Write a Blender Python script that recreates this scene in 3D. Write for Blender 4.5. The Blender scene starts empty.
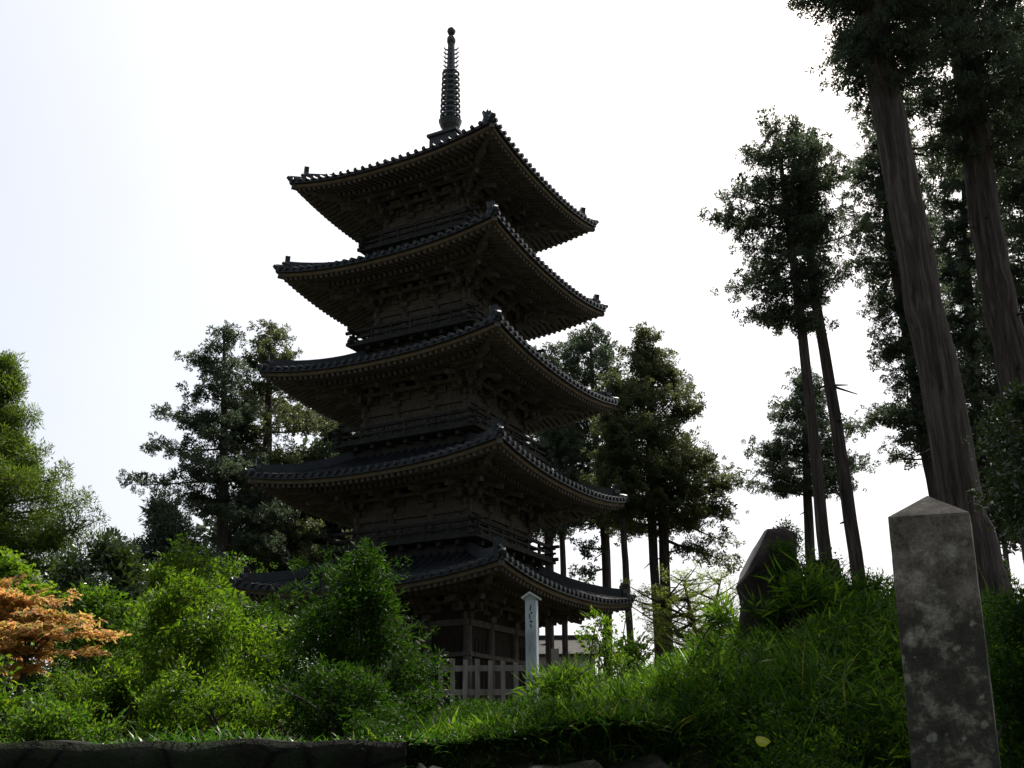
import bpy, math, random
import numpy as np
from mathutils import Matrix, Vector
random.seed(7); rng = np.random.default_rng(7)
R = math.radians
scene = bpy.context.scene
COL = scene.collection

# ------------------------------------------------------------------ camera
F = 1080.0; PITCH = R(19.736); ROLL = R(0.459); EYE = Vector((0, 0, 1.6))
cam_d = bpy.data.cameras.new('camera'); cam = bpy.data.objects.new('camera', cam_d); COL.objects.link(cam)
cam_d.sensor_width = 36; cam_d.lens = F / 1024 * 36; cam_d.clip_end = 5000
rt = Vector((1, 0, 0)); up = Vector((0, -math.sin(PITCH), math.cos(PITCH))); fw = Vector((0, math.cos(PITCH), math.sin(PITCH)))
r2 = math.cos(ROLL) * rt - math.sin(ROLL) * up; u2 = math.sin(ROLL) * rt + math.cos(ROLL) * up
Mx = Matrix((r2, u2, -fw)).transposed().to_4x4(); Mx.translation = EYE
cam.matrix_world = Mx; scene.camera = cam

def at(px, py, Y):
    a = float(px - 512) / F; b = float(384 - py) / F; Y = float(Y)
    d = a * r2 + b * u2 + fw
    return EYE + d * (Y / d.y)
def mpp(px, py, Y):                       # metres per pixel there
    p = at(px, py, Y) - EYE
    return p.dot(fw) / F

# ------------------------------------------------------------------ materials
def new_mat(name):
    m = bpy.data.materials.new(name); m.use_nodes = True
    nt = m.node_tree; b = nt.nodes['Principled BSDF']
    return m, nt, b
def node(nt, kind, **kw):
    n = nt.nodes.new(kind)
    for k, v in kw.items():
        if k in n.inputs: n.inputs[k].default_value = v
        else: setattr(n, k, v)
    return n
def ramp(nt, fac, stops):
    n = nt.nodes.new('ShaderNodeValToRGB'); e = n.color_ramp.elements
    while len(e) < len(stops): e.new(0.5)
    for el, (p, c) in zip(e, stops): el.position = p; el.color = (*c, 1)
    nt.links.new(fac, n.inputs['Fac']); return n
def surf(name, stops, scale=6, stretch=(1, 1, 1), rough=0.85, bump=0.3, detail=6, bscale=None, spec=0.12, dist=0.0):
    m, nt, b = new_mat(name)
    tc = nt.nodes.new('ShaderNodeTexCoord'); mp = nt.nodes.new('ShaderNodeMapping'); mp.inputs['Scale'].default_value = stretch
    nt.links.new(tc.outputs['Object'], mp.inputs['Vector'])
    n = node(nt, 'ShaderNodeTexNoise', Scale=scale, Detail=detail, Roughness=0.65, Distortion=dist); nt.links.new(mp.outputs[0], n.inputs['Vector'])
    c = ramp(nt, n.outputs['Fac'], stops); nt.links.new(c.outputs[0], b.inputs['Base Color'])
    b.inputs['Roughness'].default_value = rough; b.inputs['Specular IOR Level'].default_value = spec
    if bump:
        n2 = node(nt, 'ShaderNodeTexNoise', Scale=bscale or scale * 2.5, Detail=5, Roughness=0.7); nt.links.new(mp.outputs[0], n2.inputs['Vector'])
        bp = node(nt, 'ShaderNodeBump', Strength=bump, Distance=0.05); nt.links.new(n2.outputs['Fac'], bp.inputs['Height']); nt.links.new(bp.outputs[0], b.inputs['Normal'])
    return m
def leaf_mat(name, stops, trans=0.45, rough=0.5, spec=0.25, tint=(1.6, 1.7, 0.5)):
    m, nt, b = new_mat(name)
    g = nt.nodes.new('ShaderNodeNewGeometry')
    c = ramp(nt, g.outputs['Random Per Island'], stops)
    nt.links.new(c.outputs[0], b.inputs['Base Color']); b.inputs['Roughness'].default_value = rough; b.inputs['Specular IOR Level'].default_value = spec
    mul = nt.nodes.new('ShaderNodeMix'); mul.data_type = 'RGBA'; mul.blend_type = 'MULTIPLY'; mul.inputs['Factor'].default_value = 1
    mul.inputs[7].default_value = (*tint, 1); nt.links.new(c.outputs[0], mul.inputs[6])
    t = nt.nodes.new('ShaderNodeBsdfTranslucent'); nt.links.new(mul.outputs[2], t.inputs['Color'])
    mx = nt.nodes.new('ShaderNodeMixShader'); mx.inputs[0].default_value = trans
    nt.links.new(b.outputs[0], mx.inputs[1]); nt.links.new(t.outputs[0], mx.inputs[2])
    nt.links.new(mx.outputs[0], nt.nodes['Material Output'].inputs['Surface'])
    return m

M = {}
M['tile'] = surf('roof_tile', [(0.3, (.018, .022, .024)), (0.7, (.042, .047, .05))], 3, rough=0.45, bump=0.2, spec=0.4)
M['wood'] = surf('old_timber', [(0.3, (.085, .077, .067)), (0.7, (.19, .168, .147))], 5, (1, 1, 1), bump=0.3, bscale=30)
M['wood_pale'] = surf('weathered_eave_timber', [(0.3, (.13, .105, .07)), (0.7, (.24, .19, .13))], 4, bump=0.25, bscale=30)
M['wood_grey'] = surf('grey_weathered_timber', [(0.3, (.035, .036, .033)), (0.7, (.085, .083, .075))], 5, bump=0.25, bscale=30)
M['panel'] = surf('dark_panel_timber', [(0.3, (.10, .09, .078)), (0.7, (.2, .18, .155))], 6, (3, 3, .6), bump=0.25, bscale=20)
M['panel_shaded'] = surf('eave_shaded_timber', [(0.3, (.03, .025, .02)), (0.7, (.06, .05, .04))], 6, (3, 3, .6), bump=0.25, bscale=20)  # ground-storey panels and doors: shade under the eaves put into the timber colour
M['bronze'] = surf('dark_bronze', [(0.3, (.025, .028, .03)), (0.7, (.06, .07, .065))], 8, rough=0.45, bump=0.1, spec=0.5)
M['granite'] = None
M['bark'] = surf('cedar_bark', [(0.3, (.024, .020, .017)), (0.5, (.078, .064, .055)), (0.7, (.17, .14, .122))], 15, (1, 1, .07), bump=1.0, bscale=26, dist=.5)
M['bark_grey'] = surf('grey_bark', [(0.25, (.03, .026, .02)), (0.75, (.10, .09, .07))], 8, (1, 1, .4), bump=0.7, bscale=16)
M['stump'] = surf('stump_bark', [(0.25, (.014, .011, .009)), (0.75, (.05, .04, .034))], 9, (1, 1, .3), bump=0.9, bscale=16)
M['cut'] = surf('sawn_wood_face', [(0.3, (.09, .085, .085)), (0.7, (.17, .16, .16))], 6, bump=0.2)
M['wall'] = surf('mossy_wall_stone', [(0.3, (.004, .005, .003)), (0.48, (.010, .011, .007)), (0.58, (.012, .02, .007)), (0.72, (.028, .027, .022))], 3.5, bump=0.8, bscale=12)
def joints(m, sc):
    nt = m.node_tree; b = nt.nodes['Principled BSDF']; lk = b.inputs['Base Color'].links[0].from_socket
    tc = nt.nodes.new('ShaderNodeTexCoord'); mp = nt.nodes.new('ShaderNodeMapping'); mp.inputs['Scale'].default_value = sc; nt.links.new(tc.outputs['Object'], mp.inputs['Vector'])
    v = nt.nodes.new('ShaderNodeTexVoronoi'); v.feature = 'DISTANCE_TO_EDGE'; v.inputs['Scale'].default_value = 1; nt.links.new(mp.outputs[0], v.inputs['Vector'])
    r = ramp(nt, v.outputs['Distance'], [(0, (.12, .12, .12)), (.06, (1, 1, 1))])
    mm = nt.nodes.new('ShaderNodeMix'); mm.data_type = 'RGBA'; mm.blend_type = 'MULTIPLY'; mm.inputs['Factor'].default_value = 1
    nt.links.new(lk, mm.inputs[6]); nt.links.new(r.outputs[0], mm.inputs[7]); nt.links.new(mm.outputs[2], b.inputs['Base Color'])
joints(M['wall'], (2.2, 1.2, 4.0))
M['soil'] = surf('ground_soil', [(0.3, (.018, .02, .009)), (0.7, (.05, .045, .022))], 2, bump=0.6)
M['path'] = surf('path_gravel', [(0.3, (.10, .095, .085)), (0.7, (.2, .19, .17))], 40, bump=0.5)
M['fence'] = surf('silvered_fence_wood', [(0.3, (.14, .13, .11)), (0.7, (.30, .28, .24))], 9, (1, 1, .2), bump=0.3)
M['sign'] = surf('whitewashed_post', [(0.28, (.24, .28, .29)), (0.5, (.52, .57, .58)), (0.75, (.64, .68, .69))], 5, (1, 1, .35), bump=0.2, rough=0.6)
M['ink'] = surf('faded_ink', [(0.3, (.02, .03, .05)), (0.7, (.07, .09, .12))], 20, bump=0)
M['plaster'] = surf('white_plaster', [(0.3, (.55, .56, .56)), (0.7, (.75, .76, .76))], 2, bump=0.1)
M['needle'] = leaf_mat('cedar_foliage', [(0, (.050, .072, .054)), (.5, (.070, .098, .070)), (.85, (.092, .118, .078)), (1, (.115, .135, .08))], trans=.42, tint=(1.15, 1.2, .85))
M['needle_olive'] = leaf_mat('cedar_foliage_olive', [(0, (.056, .080, .048)), (.5, (.082, .108, .056)), (.85, (.108, .124, .06)), (1, (.13, .135, .065))], trans=.45, tint=(1.3, 1.25, .75))
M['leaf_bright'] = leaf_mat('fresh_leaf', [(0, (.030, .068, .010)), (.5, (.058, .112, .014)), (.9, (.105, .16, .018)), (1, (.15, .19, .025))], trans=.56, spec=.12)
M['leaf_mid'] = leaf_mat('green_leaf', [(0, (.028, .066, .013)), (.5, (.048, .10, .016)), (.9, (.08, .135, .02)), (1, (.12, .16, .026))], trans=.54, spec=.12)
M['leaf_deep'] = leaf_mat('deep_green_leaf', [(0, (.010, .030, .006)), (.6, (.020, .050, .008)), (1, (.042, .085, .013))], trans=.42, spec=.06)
M['leaf_olive'] = leaf_mat('olive_feathery_leaf', [(0, (.04, .075, .02)), (.5, (.07, .11, .03)), (1, (.12, .15, .045))], trans=.5, spec=.1)
M['leaf_gloss'] = leaf_mat('glossy_leaf', [(0, (.025, .045, .018)), (.6, (.04, .068, .024)), (1, (.07, .095, .04))], trans=.25, rough=.3, spec=.5)
M['leaf_lime'] = leaf_mat('lime_young_leaf', [(0, (.07, .13, .018)), (.6, (.10, .17, .022)), (1, (.14, .2, .03))], trans=.5)
M['leaf_orange'] = leaf_mat('orange_maple_leaf', [(0, (.46, .18, .09)), (.35, (.54, .27, .13)), (.62, (.52, .33, .12)), (.78, (.38, .32, .08)), (.9, (.15, .22, .04)), (1, (.09, .15, .03))], trans=.55, tint=(1.25, 1.25, .95), spec=.1)
M['leaf_pale'] = leaf_mat('pale_spring_leaf', [(0, (.12, .16, .05)), (1, (.2, .24, .08))], trans=.5)
M['grass'] = leaf_mat('grass_blade', [(0, (.022, .064, .016)), (.6, (.038, .098, .022)), (.9, (.075, .14, .028)), (1, (.2, .17, .07))], trans=.48, spec=.3, rough=.38)
M['yellow'] = leaf_mat('yellow_leaf', [(0, (.30, .34, .03)), (1, (.36, .38, .04))], trans=.4)

# ------------------------------------------------------------------ object helpers
def link(o, parent=None):
    COL.objects.link(o)
    if parent is not None: o.parent = parent
    return o
def tag(o, label=None, cat=None, group=None, kind=None):
    if label: o['label'] = label
    if cat: o['category'] = cat
    if group: o['group'] = group
    if kind: o['kind'] = kind
    return o
def empty(name, loc=(0, 0, 0), rz=0, **kw):
    o = bpy.data.objects.new(name, None); link(o); o.location = loc; o.rotation_euler = (0, 0, rz); return tag(o, **kw)
def np_mesh(name, V, Fc, mat, parent=None, smooth=False):
    V = np.asarray(V, np.float32).reshape(-1, 3); Fc = np.asarray(Fc, np.int32); k = Fc.shape[1]
    me = bpy.data.meshes.new(name)
    me.vertices.add(len(V)); me.vertices.foreach_set('co', V.ravel())
    me.loops.add(Fc.size); me.loops.foreach_set('vertex_index', Fc.ravel())
    me.polygons.add(len(Fc)); me.polygons.foreach_set('loop_start', np.arange(len(Fc), dtype=np.int32) * k)
    if smooth: me.polygons.foreach_set('use_smooth', np.ones(len(Fc), bool))
    me.update(calc_edges=True); me.materials.append(mat)
    return link(bpy.data.objects.new(name, me), parent)

class MB:
    def __init__(s): s.v = []; s.f = []; s.M = None
    def add(s, vs, fs):
        o = len(s.v)
        s.v += [tuple(s.M @ Vector(p)) for p in vs] if s.M is not None else [tuple(p) for p in vs]
        s.f += [tuple(i + o for i in f) for f in fs]
    def box(s, c, d, rot=None):
        hx, hy, hz = d[0] / 2, d[1] / 2, d[2] / 2; c = Vector(c)
        vs = [Vector((x, y, z)) for z in (-hz, hz) for x, y in ((-hx, -hy), (hx, -hy), (hx, hy), (-hx, hy))]
        if rot is not None: vs = [rot @ v for v in vs]
        s.add([v + c for v in vs], [(3, 2, 1, 0), (4, 5, 6, 7), (0, 1, 5, 4), (1, 2, 6, 5), (2, 3, 7, 6), (3, 0, 4, 7)])
    def beam(s, p0, p1, w, h, upv=(0, 0, 1)):
        p0, p1 = Vector(p0), Vector(p1); d = (p1 - p0).normalized(); sd = d.cross(Vector(upv)).normalized(); u = sd.cross(d)
        vs = [p + sd * x * w / 2 + u * z * h / 2 for p in (p0, p1) for x, z in ((-1, -1), (1, -1), (1, 1), (-1, 1))]
        s.add(vs, [(3, 2, 1, 0), (4, 5, 6, 7), (0, 1, 5, 4), (1, 2, 6, 5), (2, 3, 7, 6), (3, 0, 4, 7)])
    def tube(s, pts, rad, n=8, cap=True):
        pts = [Vector(p) for p in pts]; m = len(pts); vs = []
        ref = Vector((1, 0, 0))
        for i, p in enumerate(pts):
            d = (pts[min(i + 1, m - 1)] - pts[max(i - 1, 0)]).normalized()
            if abs(d.dot(ref)) > .93: ref = Vector((0, 1, 0))
            a = d.cross(ref).normalized(); b = d.cross(a)
            r = rad[i] if hasattr(rad, '__len__') else rad
            vs += [p + (a * math.cos(2 * math.pi * k / n) + b * math.sin(2 * math.pi * k / n)) * r for k in range(n)]
        fs = [(i * n + k, i * n + (k + 1) % n, (i + 1) * n + (k + 1) % n, (i + 1) * n + k) for i in range(m - 1) for k in range(n)]
        if cap: fs += [tuple(range(n - 1, -1, -1)), tuple((m - 1) * n + k for k in range(n))]
        s.add(vs, fs)
    def lathe(s, prof, n=16, c=(0, 0, 0)):
        vs = [(c[0] + r * math.cos(2 * math.pi * k / n), c[1] + r * math.sin(2 * math.pi * k / n), c[2] + z) for r, z in prof for k in range(n)]
        m = len(prof)
        fs = [(i * n + k, i * n + (k + 1) % n, (i + 1) * n + (k + 1) % n, (i + 1) * n + k) for i in range(m - 1) for k in range(n)]
        fs += [tuple(range(n - 1, -1, -1)), tuple((m - 1) * n + k for k in range(n))]
        s.add(vs, fs)
    def plate(s, outline, origin, ux, uz, th):      # outline (x, z) extruded to thickness th
        origin, ux, uz = Vector(origin), Vector(ux), Vector(uz); nn = ux.cross(uz).normalized(); n = len(outline)
        vs = [origin + ux * x + uz * z + nn * t for t in (-th / 2, th / 2) for x, z in outline]
        s.add(vs, [tuple(range(n - 1, -1, -1)), tuple(range(n, 2 * n))] + [(i, (i + 1) % n, n + (i + 1) % n, n + i) for i in range(n)])
    def build(s, name, mat, parent=None, smooth=False):
        me = bpy.data.meshes.new(name); me.from_pydata(s.v, [], s.f); me.materials.append(mat)
        if smooth: me.polygons.foreach_set('use_smooth', [True] * len(me.polygons))
        me.update(); return link(bpy.data.objects.new(name, me), parent)
def bevel(o, w, seg=2):
    m = o.modifiers.new('bevel', 'BEVEL'); m.width = w; m.segments = seg; m.limit_method = 'ANGLE'; return o

# ------------------------------------------------------------------ ground
def sm(t): t = np.clip(t, 0, 1); return t * t * (3 - 2 * t)
WY = 6.45
def H(x, y):
    x = np.asarray(x, float); y = np.asarray(y, float)
    terr = 1.74 + .75 * sm((y - 6.5) / 11) + 0.03 * np.sin(x * 1.7 + y * .9) + .03 * np.sin(y * 2.1 - x)
    mound = .72 * np.exp(-((x - 2.9) / 1.75) ** 2 - ((y - 9.3) / 2.3) ** 2) + .35 * np.exp(-((x - 6) / 2.5) ** 2 - ((y - 9.5) / 3) ** 2)
    upz = terr + mound
    step = sm((y - WY) / .22)
    slope = sm((y - 3.0) / 4.6)
    w = sm((x - .55) / .9)
    fall = sm((y - 62) / 60)
    return upz * (step * (1 - w) + slope * w) * (1 - fall) - 3.0 * fall
def grid_obj():
    xs = np.unique(np.concatenate([np.linspace(-1500, -40, 12), np.linspace(-40, -9, 20), np.linspace(-9, 9, 110), np.linspace(9, 40, 20), np.linspace(40, 1500, 12)]))
    ys = np.unique(np.concatenate([np.linspace(-300, -5, 8), np.linspace(-5, 2.6, 8), np.linspace(2.6, 14, 120), np.linspace(14, 60, 40), np.linspace(60, 130, 15), np.linspace(130, 3000, 12)]))
    X, Y = np.meshgrid(xs, ys); V = np.stack([X, Y, H(X, Y)], -1).reshape(-1, 3)
    nx, ny = len(xs), len(ys); i = np.arange((ny - 1) * nx).reshape(ny - 1, nx)[:, :-1].ravel()
    return np_mesh('ground', V, np.stack([i, i + 1, i + nx + 1, i + nx], 1), M['soil'], smooth=True)
tag(grid_obj(), kind='structure', label='dark soil of the temple terrace and grassy bank', cat='ground')
pth = MB(); pth.add([(-60, -8, .004), (60, -8, .004), (60, 2.9, .004), (-60, 2.9, .004)], [(0, 1, 2, 3)])
tag(pth.build('path', M['path']), kind='structure', label='pale gravel path below the retaining wall', cat='path')

# ------------------------------------------------------------------ PAGODA
PC = Vector((-2.02, 31.4, 0)); GZ = float(H(PC.x, PC.y))
pag = empty('pagoda', (PC.x, PC.y, GZ), R(17.313 - 90 + 45), label='tall dark wooden five-storey pagoda with tiled upturned roofs and a ringed spire', cat='pagoda')
TIP = [z + 1.6 - GZ for z in (4.951, 8.045, 11.257, 14.511, 17.629)]
EA = [4.204, 4.11, 4.015, 3.822, 3.665]; BODY = [1.92, 1.80, 1.72, 1.55, 1.40]
LIFT = .40
def rz(k): return Matrix.Rotation(k * math.pi / 2, 4, 'Z')
def roof(i):
    a = EA[i]; ze = TIP[i] - LIFT - .05
    last = i == 4
    b = .5 if last else BODY[i + 1] + .22
    rise = 1.75 if last else 1.05
    def W(t): return a + (b - a) * t
    def Z(x, t):
        w = W(t); u = min(1, abs(x) / w)
        return ze + rise * ((.42 * t + .58 * t * t) if last else (.55 * t + .45 * t * t)) + LIFT * u ** 2.3 * (1 - t) ** 1.6
    mb = MB()
    for k in range(4):
        mb.M = rz(k)
        NX, NT = 36, 10
        vs = [(-W(t) + 2 * W(t) * j / NX, -W(t), Z(-W(t) + 2 * W(t) * j / NX, t)) for t in [q / NT for q in range(NT + 1)] for j in range(NX + 1)]
        fs = [(q * (NX + 1) + j, q * (NX + 1) + j + 1, (q + 1) * (NX + 1) + j + 1, (q + 1) * (NX + 1) + j) for q in range(NT) for j in range(NX)]
        mb.add(vs, fs)
        # eave tile edge thickness
        ev = [(-a + 2 * a * j / NX, -a, Z(-a + 2 * a * j / NX, 0) - dz) for dz in (0, .09) for j in range(NX + 1)]
        ev += [(-a + .12 + 2 * (a - .12) * j / NX, -a + .12, Z(-a + 2 * a * j / NX, 0) - .09) for j in range(NX + 1)]
        n1 = NX + 1
        mb.add(ev, [(n1 + j, n1 + j + 1, j + 1, j) for j in range(NX)] + [(2 * n1 + j, 2 * n1 + j + 1, n1 + j + 1, n1 + j) for j in range(NX)])
        nr = int(round(2 * a / .27)); sp = 2 * a / nr
        for q in range(nr):
            x = -a + sp * (q + .5); tm = min(1, (a - abs(x)) / (a - b)); ns = 6
            vs = []
            for e in range(ns + 1):
                t = tm * e / ns; y = -W(t) - (.05 if e == 0 else 0)
                for g in range(6):
                    an = math.pi * g / 5
                    vs.append((x + .062 * math.cos(an), y, Z(x, t) + .01 + .075 * math.sin(an)))
            fs = [(e * 6 + g, e * 6 + g + 1, (e + 1) * 6 + g + 1, (e + 1) * 6 + g) for e in range(ns) for g in range(5)]
            mb.add(vs, fs)
            mb.lathe_disc = None
            cx, cz = x, Z(x, 0) + .018                      # round end tile
            n = 8; y0 = -a - .055
            mb.add([(cx + .066 * math.cos(2 * math.pi * g / n), y0, cz + .066 * math.sin(2 * math.pi * g / n)) for g in range(n)] +
                   [(cx + .066 * math.cos(2 * math.pi * g / n), y0 + .08, cz + .066 * math.sin(2 * math.pi * g / n)) for g in range(n)],
                   [tuple(range(n))] + [(g, n + g, n + (g + 1) % n, (g + 1) % n) for g in range(n)])
    mb.M = None
    rf = mb.build('roof', M['tile'], pag)
    # hip ridges, end tiles, hip rafters
    for k in range(4):
        h = MB(); h.M = rz(k)
        def hp(t, dz=0): w = W(t); return Vector((-w, -w, Z(w, t) + dz))
        pts = [hp(0, .1) + Vector((-.04, -.04, .03))] + [hp(t, .08) for t in (0, .05, .1, .16, .22)]
        h.tube(pts, [.06, .09, .1, .1, .1, .1], 8)
        ts = [.13 + .87 * q / 8 for q in range(9)]
        for p, q in zip(ts[:-1], ts[1:]):
            h.beam(hp(p, .13), hp(q, .13), .2, .20); h.beam(hp(p, .255), hp(q, .255), .15, .06)
        h.build('hip_ridge', M['tile'], rf)
        o = MB(); o.M = rz(k)
        od = Vector((-1, -1, 0)).normalized(); sx = Vector((1, -1, 0)).normalized()
        out = [(-.13, -.05), (.13, -.05), (.16, .14), (.12, .26), (.16, .40), (.08, .36), (.045, .46), (0, .40), (-.045, .46), (-.08, .36), (-.16, .40), (-.12, .26), (-.16, .14)]
        if last: out = [(x * 1.1, z * 1.12) for x, z in out]
        o.plate(out, hp(.125, .02) + od * .05, sx, (0, 0, 1), .14)
        o.tube([hp(.125, .2) + od * .1, hp(.125, .25) + od * .2], [.05, .05], 8)
        o.build('ridge_end_tile', M['tile'], rf)
        hr = MB(); hr.M = rz(k); zt = TIP[i]
        hr.beam((-a + .06, -a + .06, zt - .22), (-a * .66, -a * .66, ze + .0), .15, .17)
        hr.beam((-a * .80, -a * .80, ze + .0), (-BODY[i], -BODY[i], ze + .22), .19, .22)
        hr.build('hip_rafter', M['wood'], rf)
    # eave boards
    eb = MB(); kb = MB(); fr = MB(); br = MB()
    def el(x): return LIFT * (min(1, abs(x) / a)) ** 2.3
    ak = a * .715; h0 = BODY[i]
    def kl(x): return .55 * LIFT * (min(1, abs(x) / ak)) ** 2.3
    for k in range(4):
        for m_ in (eb, kb, fr, br): m_.M = rz(k)
        NX = 30
        def strip(mm, A, zf, hh, dd):
            for j in range(NX):
                x0, x1 = -A + 2 * A * j / NX, -A + 2 * A * (j + 1) / NX
                vs = [(x, y, zf(x) + z) for x in (x0, x1) for y, z in ((-A, 0), (-A, hh), (-A + dd, hh), (-A + dd, 0))]
                mm.add(vs, [(0, 4, 5, 1), (1, 5, 6, 2), (2, 6, 7, 3), (3, 7, 4, 0)])
        strip(eb, a - .10, lambda x: ze - .19 + el(x), .10, .12)
        strip(kb, ak, lambda x: ze - .09 + kl(x), .12, .12)
        # soffit boards above the rafters
        for A0, A1, f0, f1 in ((a - .14, ak - .05, lambda x: ze - .14 + el(x), lambda x: ze + .06 + kl(x)), (ak, h0 - .1, lambda x: ze + .02 + kl(x), lambda x: ze + .36)):
            vs = [(A * (-1 + 2 * j / NX), -A, f(A * (-1 + 2 * j / NX))) for A, f in ((A0, f0), (A1, f1)) for j in range(NX + 1)]
            (fr if A0 > ak + .01 else br).add(vs, [(j, NX + 1 + j, NX + 2 + j, j + 1) for j in range(NX)])
        nr = int(2 * a / .19)
        for q in range(nr):
            x = -a + 2 * a * (q + .5) / nr
            yo = -(a - .16); yi = -max(ak - .03, abs(x))
            if yi - yo > .08:
                f = (yi - yo) / (-(ak - .03) - yo)
                fr.beam((x, yo, ze - .235 + el(x)), (x, yi, (1 - f) * (ze - .235 + el(x)) + f * (ze + .0 + kl(min(abs(x), ak)))), .085, .10)
            if abs(x) < ak - .06:
                yo = -(ak - .05) - .16; yi = -max(h0, abs(x)); f = min(1, (yi + ak) / (ak - h0))
                br.beam((x, yo, ze - .15 + kl(x)), (x, yi, (1 - f) * (ze - .13 + kl(x)) + f * (ze + .26)), .095, .115)
    eb.build('eave_board', M['wood_pale'], rf); kb.build('inner_eave_board', M['wood_pale'], rf)
    fr.build('flying_rafters', M['wood'], rf); br.build('base_rafters', M['wood'], rf)
    return ze, rise, b
def bracket(mb, diag=False):
    """stepped bracket complex, local: wall plane y=0, outward -y, base z=0, about .78 high."""
    mb.box((0, 0, .08), (.26, .26, .16))
    s = 1.35 if diag else 1.0
    for st in range(3):
        y = -.27 * st * s; z = .20 + .19 * st
        L = .86 if st < 2 else .98
        if not diag or st == 0: mb.box((0, y, z + .05), (L, .10, .11)); xs = (-L / 2 + .08, 0, L / 2 - .08)
        else: mb.box((0, y, z + .05), (.34, .10, .11)); xs = (0,)
        for x in xs:
            mb.box((x, y, z + .135), (.15, .14, .06)); mb.box((x, y, z + .175), (.19, .17, .05))
        mb.beam((0, .1, z + .05), (0, y - .34 * s, z + .06), .10, .12)
        mb.box((0, y - .27 * s, z + .145), (.17, .16, .09))
    mb.beam((0, .1, .72), (0, -1.12 * s, .36), .10, .13)       # tail rafter
def storey(i, z0, z1):
    h = BODY[i]; hh = z1 - z0; bays = [-h, -h * .36, h * .36, h]
    w = MB()
    for k in range(4):
        w.M = rz(k); w.box((0, -h + .06, (z0 + z1) / 2 + .25), (2 * h - .12 - .003, .08, hh + .5))
        for x in (-.68 * h, .68 * h):                               # carved recessed boards beside the door
            for q in range(5): w.box((x + (q - 2) * .64 * h / 6.4, -h + .008, z0 + hh * .5), (.022, .03, hh * .6))
    sh = w.build('storey', M['panel'] if i else M['panel_shaded'], pag)
    pts = {}
    for k in range(4):
        for j in range(3):
            x = bays[j]
            p = MB(); p.M = rz(k); p.lathe([(.115, z0), (.12, z0 + hh * .5), (.11, z1)], 12, (x, -h, 0)); p.build('post', M['wood'], sh, True)
    for zc, hb, pr, mt in ((z1 - .09, .17, .05, 'wood'), (z0 + .10, .16, .09, 'wood_grey'), (z0 + hh * .62, .11, .08, 'wood')):
        b = MB()
        for k in range(4):
            b.M = rz(k); b.box((0, -h - .02, zc), (2 * h + .30 + (.002 if k % 2 else 0), pr * 2, hb - (.004 if k % 2 else 0)))
        b.build('wall_beam', M[mt], sh)
    for k in range(4):
        d = MB(); d.M = rz(k); dw = h * .36 - .13; dh = hh * .62 - .25
        zc = z0 + .2 + dh / 2
        for sx in (-1, 1):
            d.box((sx * dw / 2, -h - .01, zc), (dw - .02, .05, dh))
            d.box((sx * dw / 2, -h - .03, zc + dh * .3), (dw - .1, .035, .05)); d.box((sx * dw / 2, -h - .03, zc - dh * .25), (dw - .1, .035, .05))
        d.build('door', M['panel_shaded'] if i == 0 else M['wood'], sh)
    cnt = 0
    for k in range(4):
        for j in range(3):
            b = MB()
            if j == 0:
                b.M = rz(k) @ Matrix.Translation((-h, -h, z1)) @ Matrix.Rotation(R(-45), 4, 'Z'); bracket(b, True)
                b.M = rz(k) @ Matrix.Translation((-h, -h, z1 + .002)); bracket(b)
                b.M = rz(k) @ Matrix.Translation((-h, -h, z1 + .004)) @ Matrix.Rotation(R(-90), 4, 'Z'); bracket(b)
            else:
                b.M = rz(k) @ Matrix.Translation((bays[j], -h, z1)); bracket(b)
            b.build('bracket_set', M['wood'], sh)
    pu = MB(); yp = h + .82
    for k in range(4):
        pu.M = rz(k)
        pu.box((0, -yp, z1 + .70 + (.003 if k % 2 else 0)), (2 * yp + .5, .13, .14))
        pu.box((0, -h - .27, z1 + .42 + (.003 if k % 2 else 0)), (2 * h + .9, .09, .10)); pu.box((0, -h - .54, z1 + .62 + (.003 if k % 2 else 0)), (2 * h + 1.3, .09, .10))
    pu.build('eave_purlin', M['wood'], sh)
    return sh
def balcony(i, zr):
    h = BODY[i]; hb = h + .60; zf = zr + .34
    f = MB()
    for k in range(4):
        f.M = rz(k)
        f.box((0, -h - .18 + (.003 if k % 2 else 0), zr + .06), (2 * h + .36, .12, .36))
        f.box((0, -hb + .26, zf + (.002 if k % 2 else 0)), (2 * hb + .1, .60, .07))
        for q in range(7): f.box((-h + 2 * h * q / 6, -h - .34, zf - .11), (.12, .34, .12))
    b = f.build('balcony', M['wood_grey'], pag)
    for k in range(4):
        r = MB(); r.M = rz(k); y = -hb + .07; e = (.004 if k % 2 else 0)
        for z, w, hh, ov in ((.09, .10, .10, .34), (.27, .07, .06, .2), (.47, .085, .085, .42)):
            r.box((0, y, zf + z + e), (2 * hb + ov, w, hh))
        for q in range(7):
            x = -hb + .07 + (2 * hb - .14) * q / 6
            r.box((x, y, zf + .25), (.075, .075, .44))
        r.build('railing', M['wood_grey'], b)
    return zf
prev = None
for i in range(5):
    ze = TIP[i] - LIFT - .05
    z1 = ze - .70
    if i == 0: z0 = .55
    else: z0 = balcony(i, prev[0] + prev[1]) + .03
    storey(i, z0, z1)
    prev = roof(i)
st = MB()
st.box((0, 0, .15), (6.0, 6.0, .42)); st.build('stone_base', M['wall'], pag)
ve = MB()
for k in range(4):
    ve.M = rz(k); ve.box((0, -2.35 + (.003 if k % 2 else 0), .52), (5.5, .9, .08))
    for q in range(6): ve.box((-2.6 + 5.2 * q / 5, -2.66, .42), (.12, .12, .14))
ve.build('veranda', M['wood_grey'], pag)
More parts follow.
